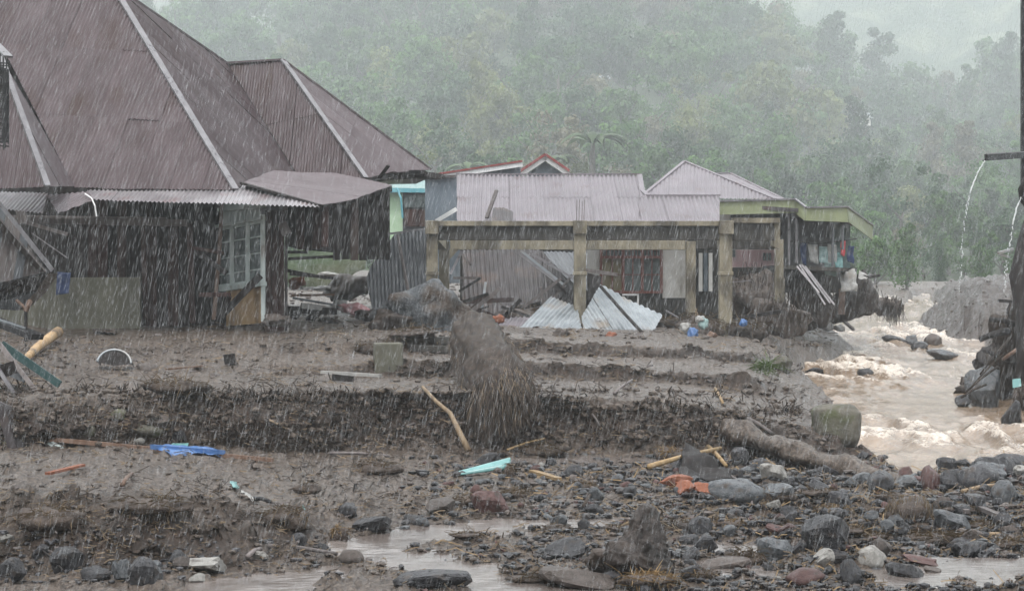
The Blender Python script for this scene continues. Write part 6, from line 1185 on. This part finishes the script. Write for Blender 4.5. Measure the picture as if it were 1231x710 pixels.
for k, (x0, y0, x1, y1, w_, m) in enumerate([(1178, 408, 1212, 398, .16, 'dark'), (1183, 421, 1196, 428, .12, 'dark'), (1190, 384, 1224, 390, .14, 'dark'), (1160, 472, 1200, 440, .06, 'root'), (1170, 462, 1208, 424, .05, 'root'), (1155, 478, 1185, 462, .06, 'root'), (1205, 432, 1240, 412, .10, 'wet_wood'), (1178, 450, 1216, 404, .05, 'root')]):
    nm = ['dark log end jutting left over the river bank', 'short dark branch stub below the log end', 'dark slab of wood under the leaning trunk', 'lowest thin root slanting up the right bank', 'second thin root on the right bank', 'short root at the water edge of the right bank', 'brown branch across the upper debris pile', 'long thin root leaning on the debris bank'][k]
    stick([PX(x0, y0, 48.8), PX((x0 + x1) / 2, (y0 + y1) / 2 - 2, 48.6), PX(x1, y1, 48.9)], w_ * .45, w_ * .55, m, 'branch' if k < 3 or k == 6 else 'root', nm, 'branch' if k < 3 or k == 6 else 'root')
cloth([PX(1217, 456, 47.6), PX(1226, 455, 47.6), PX(1228, 464, 47.5), PX(1218, 466, 47.5)], 'tealp', 'plastic_scrap', 'pale teal plastic scrap on the right debris bank', 'plastic', amp=.04, seed=41)
# ------------------------------------------------------------------ haze and rain
hb = MB(); hb.box((0, 950, 154), (5200, 2200, 328)); hz_ = hb.build('haze', None); tag(hz_, kind='stuff')
hm = bpy.data.materials.new('rain_haze'); hm.use_nodes = True; N = hm.node_tree.nodes; N.remove(N['Principled BSDF'])
vp = N.new('ShaderNodeVolumePrincipled'); vp.inputs['Color'].default_value = (.91, .96, .985, 1); vp.inputs['Density'].default_value = 0.00074; vp.inputs['Anisotropy'].default_value = .1
hm.node_tree.links.new(vp.outputs[0], N['Material Output'].inputs['Volume']); hz_.data.materials.append(hm)
rn = np.random.RandomState(5); NR = 105000
D = 8.5 + 38 * rn.rand(NR) ** 1.2; xx = rn.uniform(-350, 1580, NR); yy = rn.uniform(-120, 720, NR)
keep = (HY - yy) * D / FP > -np.interp(D, [0, 30, 46], [2.6, 2.2, 1.0]); D, xx, yy = D[keep], xx[keep], yy[keep]; NR = len(D)
c = np.stack([(xx - CX) * D / FP, D, (HY - yy) * D / FP], 1)
L = rn.uniform(.025, .085, NR) * (.7 + D / 25); Wd = rn.uniform(.0004, .0009, NR) * (.45 + D / 18)
ax = np.stack([.24 + rn.normal(0, .05, NR), rn.normal(0, .05, NR), np.ones(NR)], 1); ax /= np.linalg.norm(ax, axis=1)[:, None]
u = np.cross(ax, [0, 1, 0]); u /= np.linalg.norm(u, axis=1)[:, None]; v = np.cross(ax, u)
ring = [c + ax * (-.15 * L)[:, None] + (u * math.cos(a) + v * math.sin(a)) * Wd[:, None] for a in (0, 2.094, 4.189)]
VV = np.stack([c + ax * L[:, None] / 2, *ring, c - ax * L[:, None] / 2], 1).reshape(-1, 3)
b = (np.arange(NR) * 5)[:, None]; FF = np.concatenate([b + np.array(f)[None, :] for f in ((0, 1, 2), (0, 2, 3), (0, 3, 1), (4, 2, 1), (4, 3, 2), (4, 1, 3))])
rm = bpy.data.materials.new('rain_drop'); rm.use_nodes = True; t = rm.node_tree; N = t.nodes
N.remove(N['Principled BSDF']); tr = N.new('ShaderNodeBsdfTransparent'); df = N.new('ShaderNodeBsdfDiffuse'); df.inputs[0].default_value = (.95, .97, 1, 1)
tl = N.new('ShaderNodeBsdfTranslucent'); tl.inputs[0].default_value = (.95, .97, 1, 1); m1 = N.new('ShaderNodeMixShader'); m1.inputs[0].default_value = .5
m2 = N.new('ShaderNodeMixShader'); m2.inputs[0].default_value = .24
t.links.new(df.outputs[0], m1.inputs[1]); t.links.new(tl.outputs[0], m1.inputs[2]); t.links.new(tr.outputs[0], m2.inputs[1]); t.links.new(m1.outputs[0], m2.inputs[2]); t.links.new(m2.outputs[0], N['Material Output'].inputs[0])
rain = np_mesh('falling_rain', VV, FF, rm); tag(rain, kind='stuff')
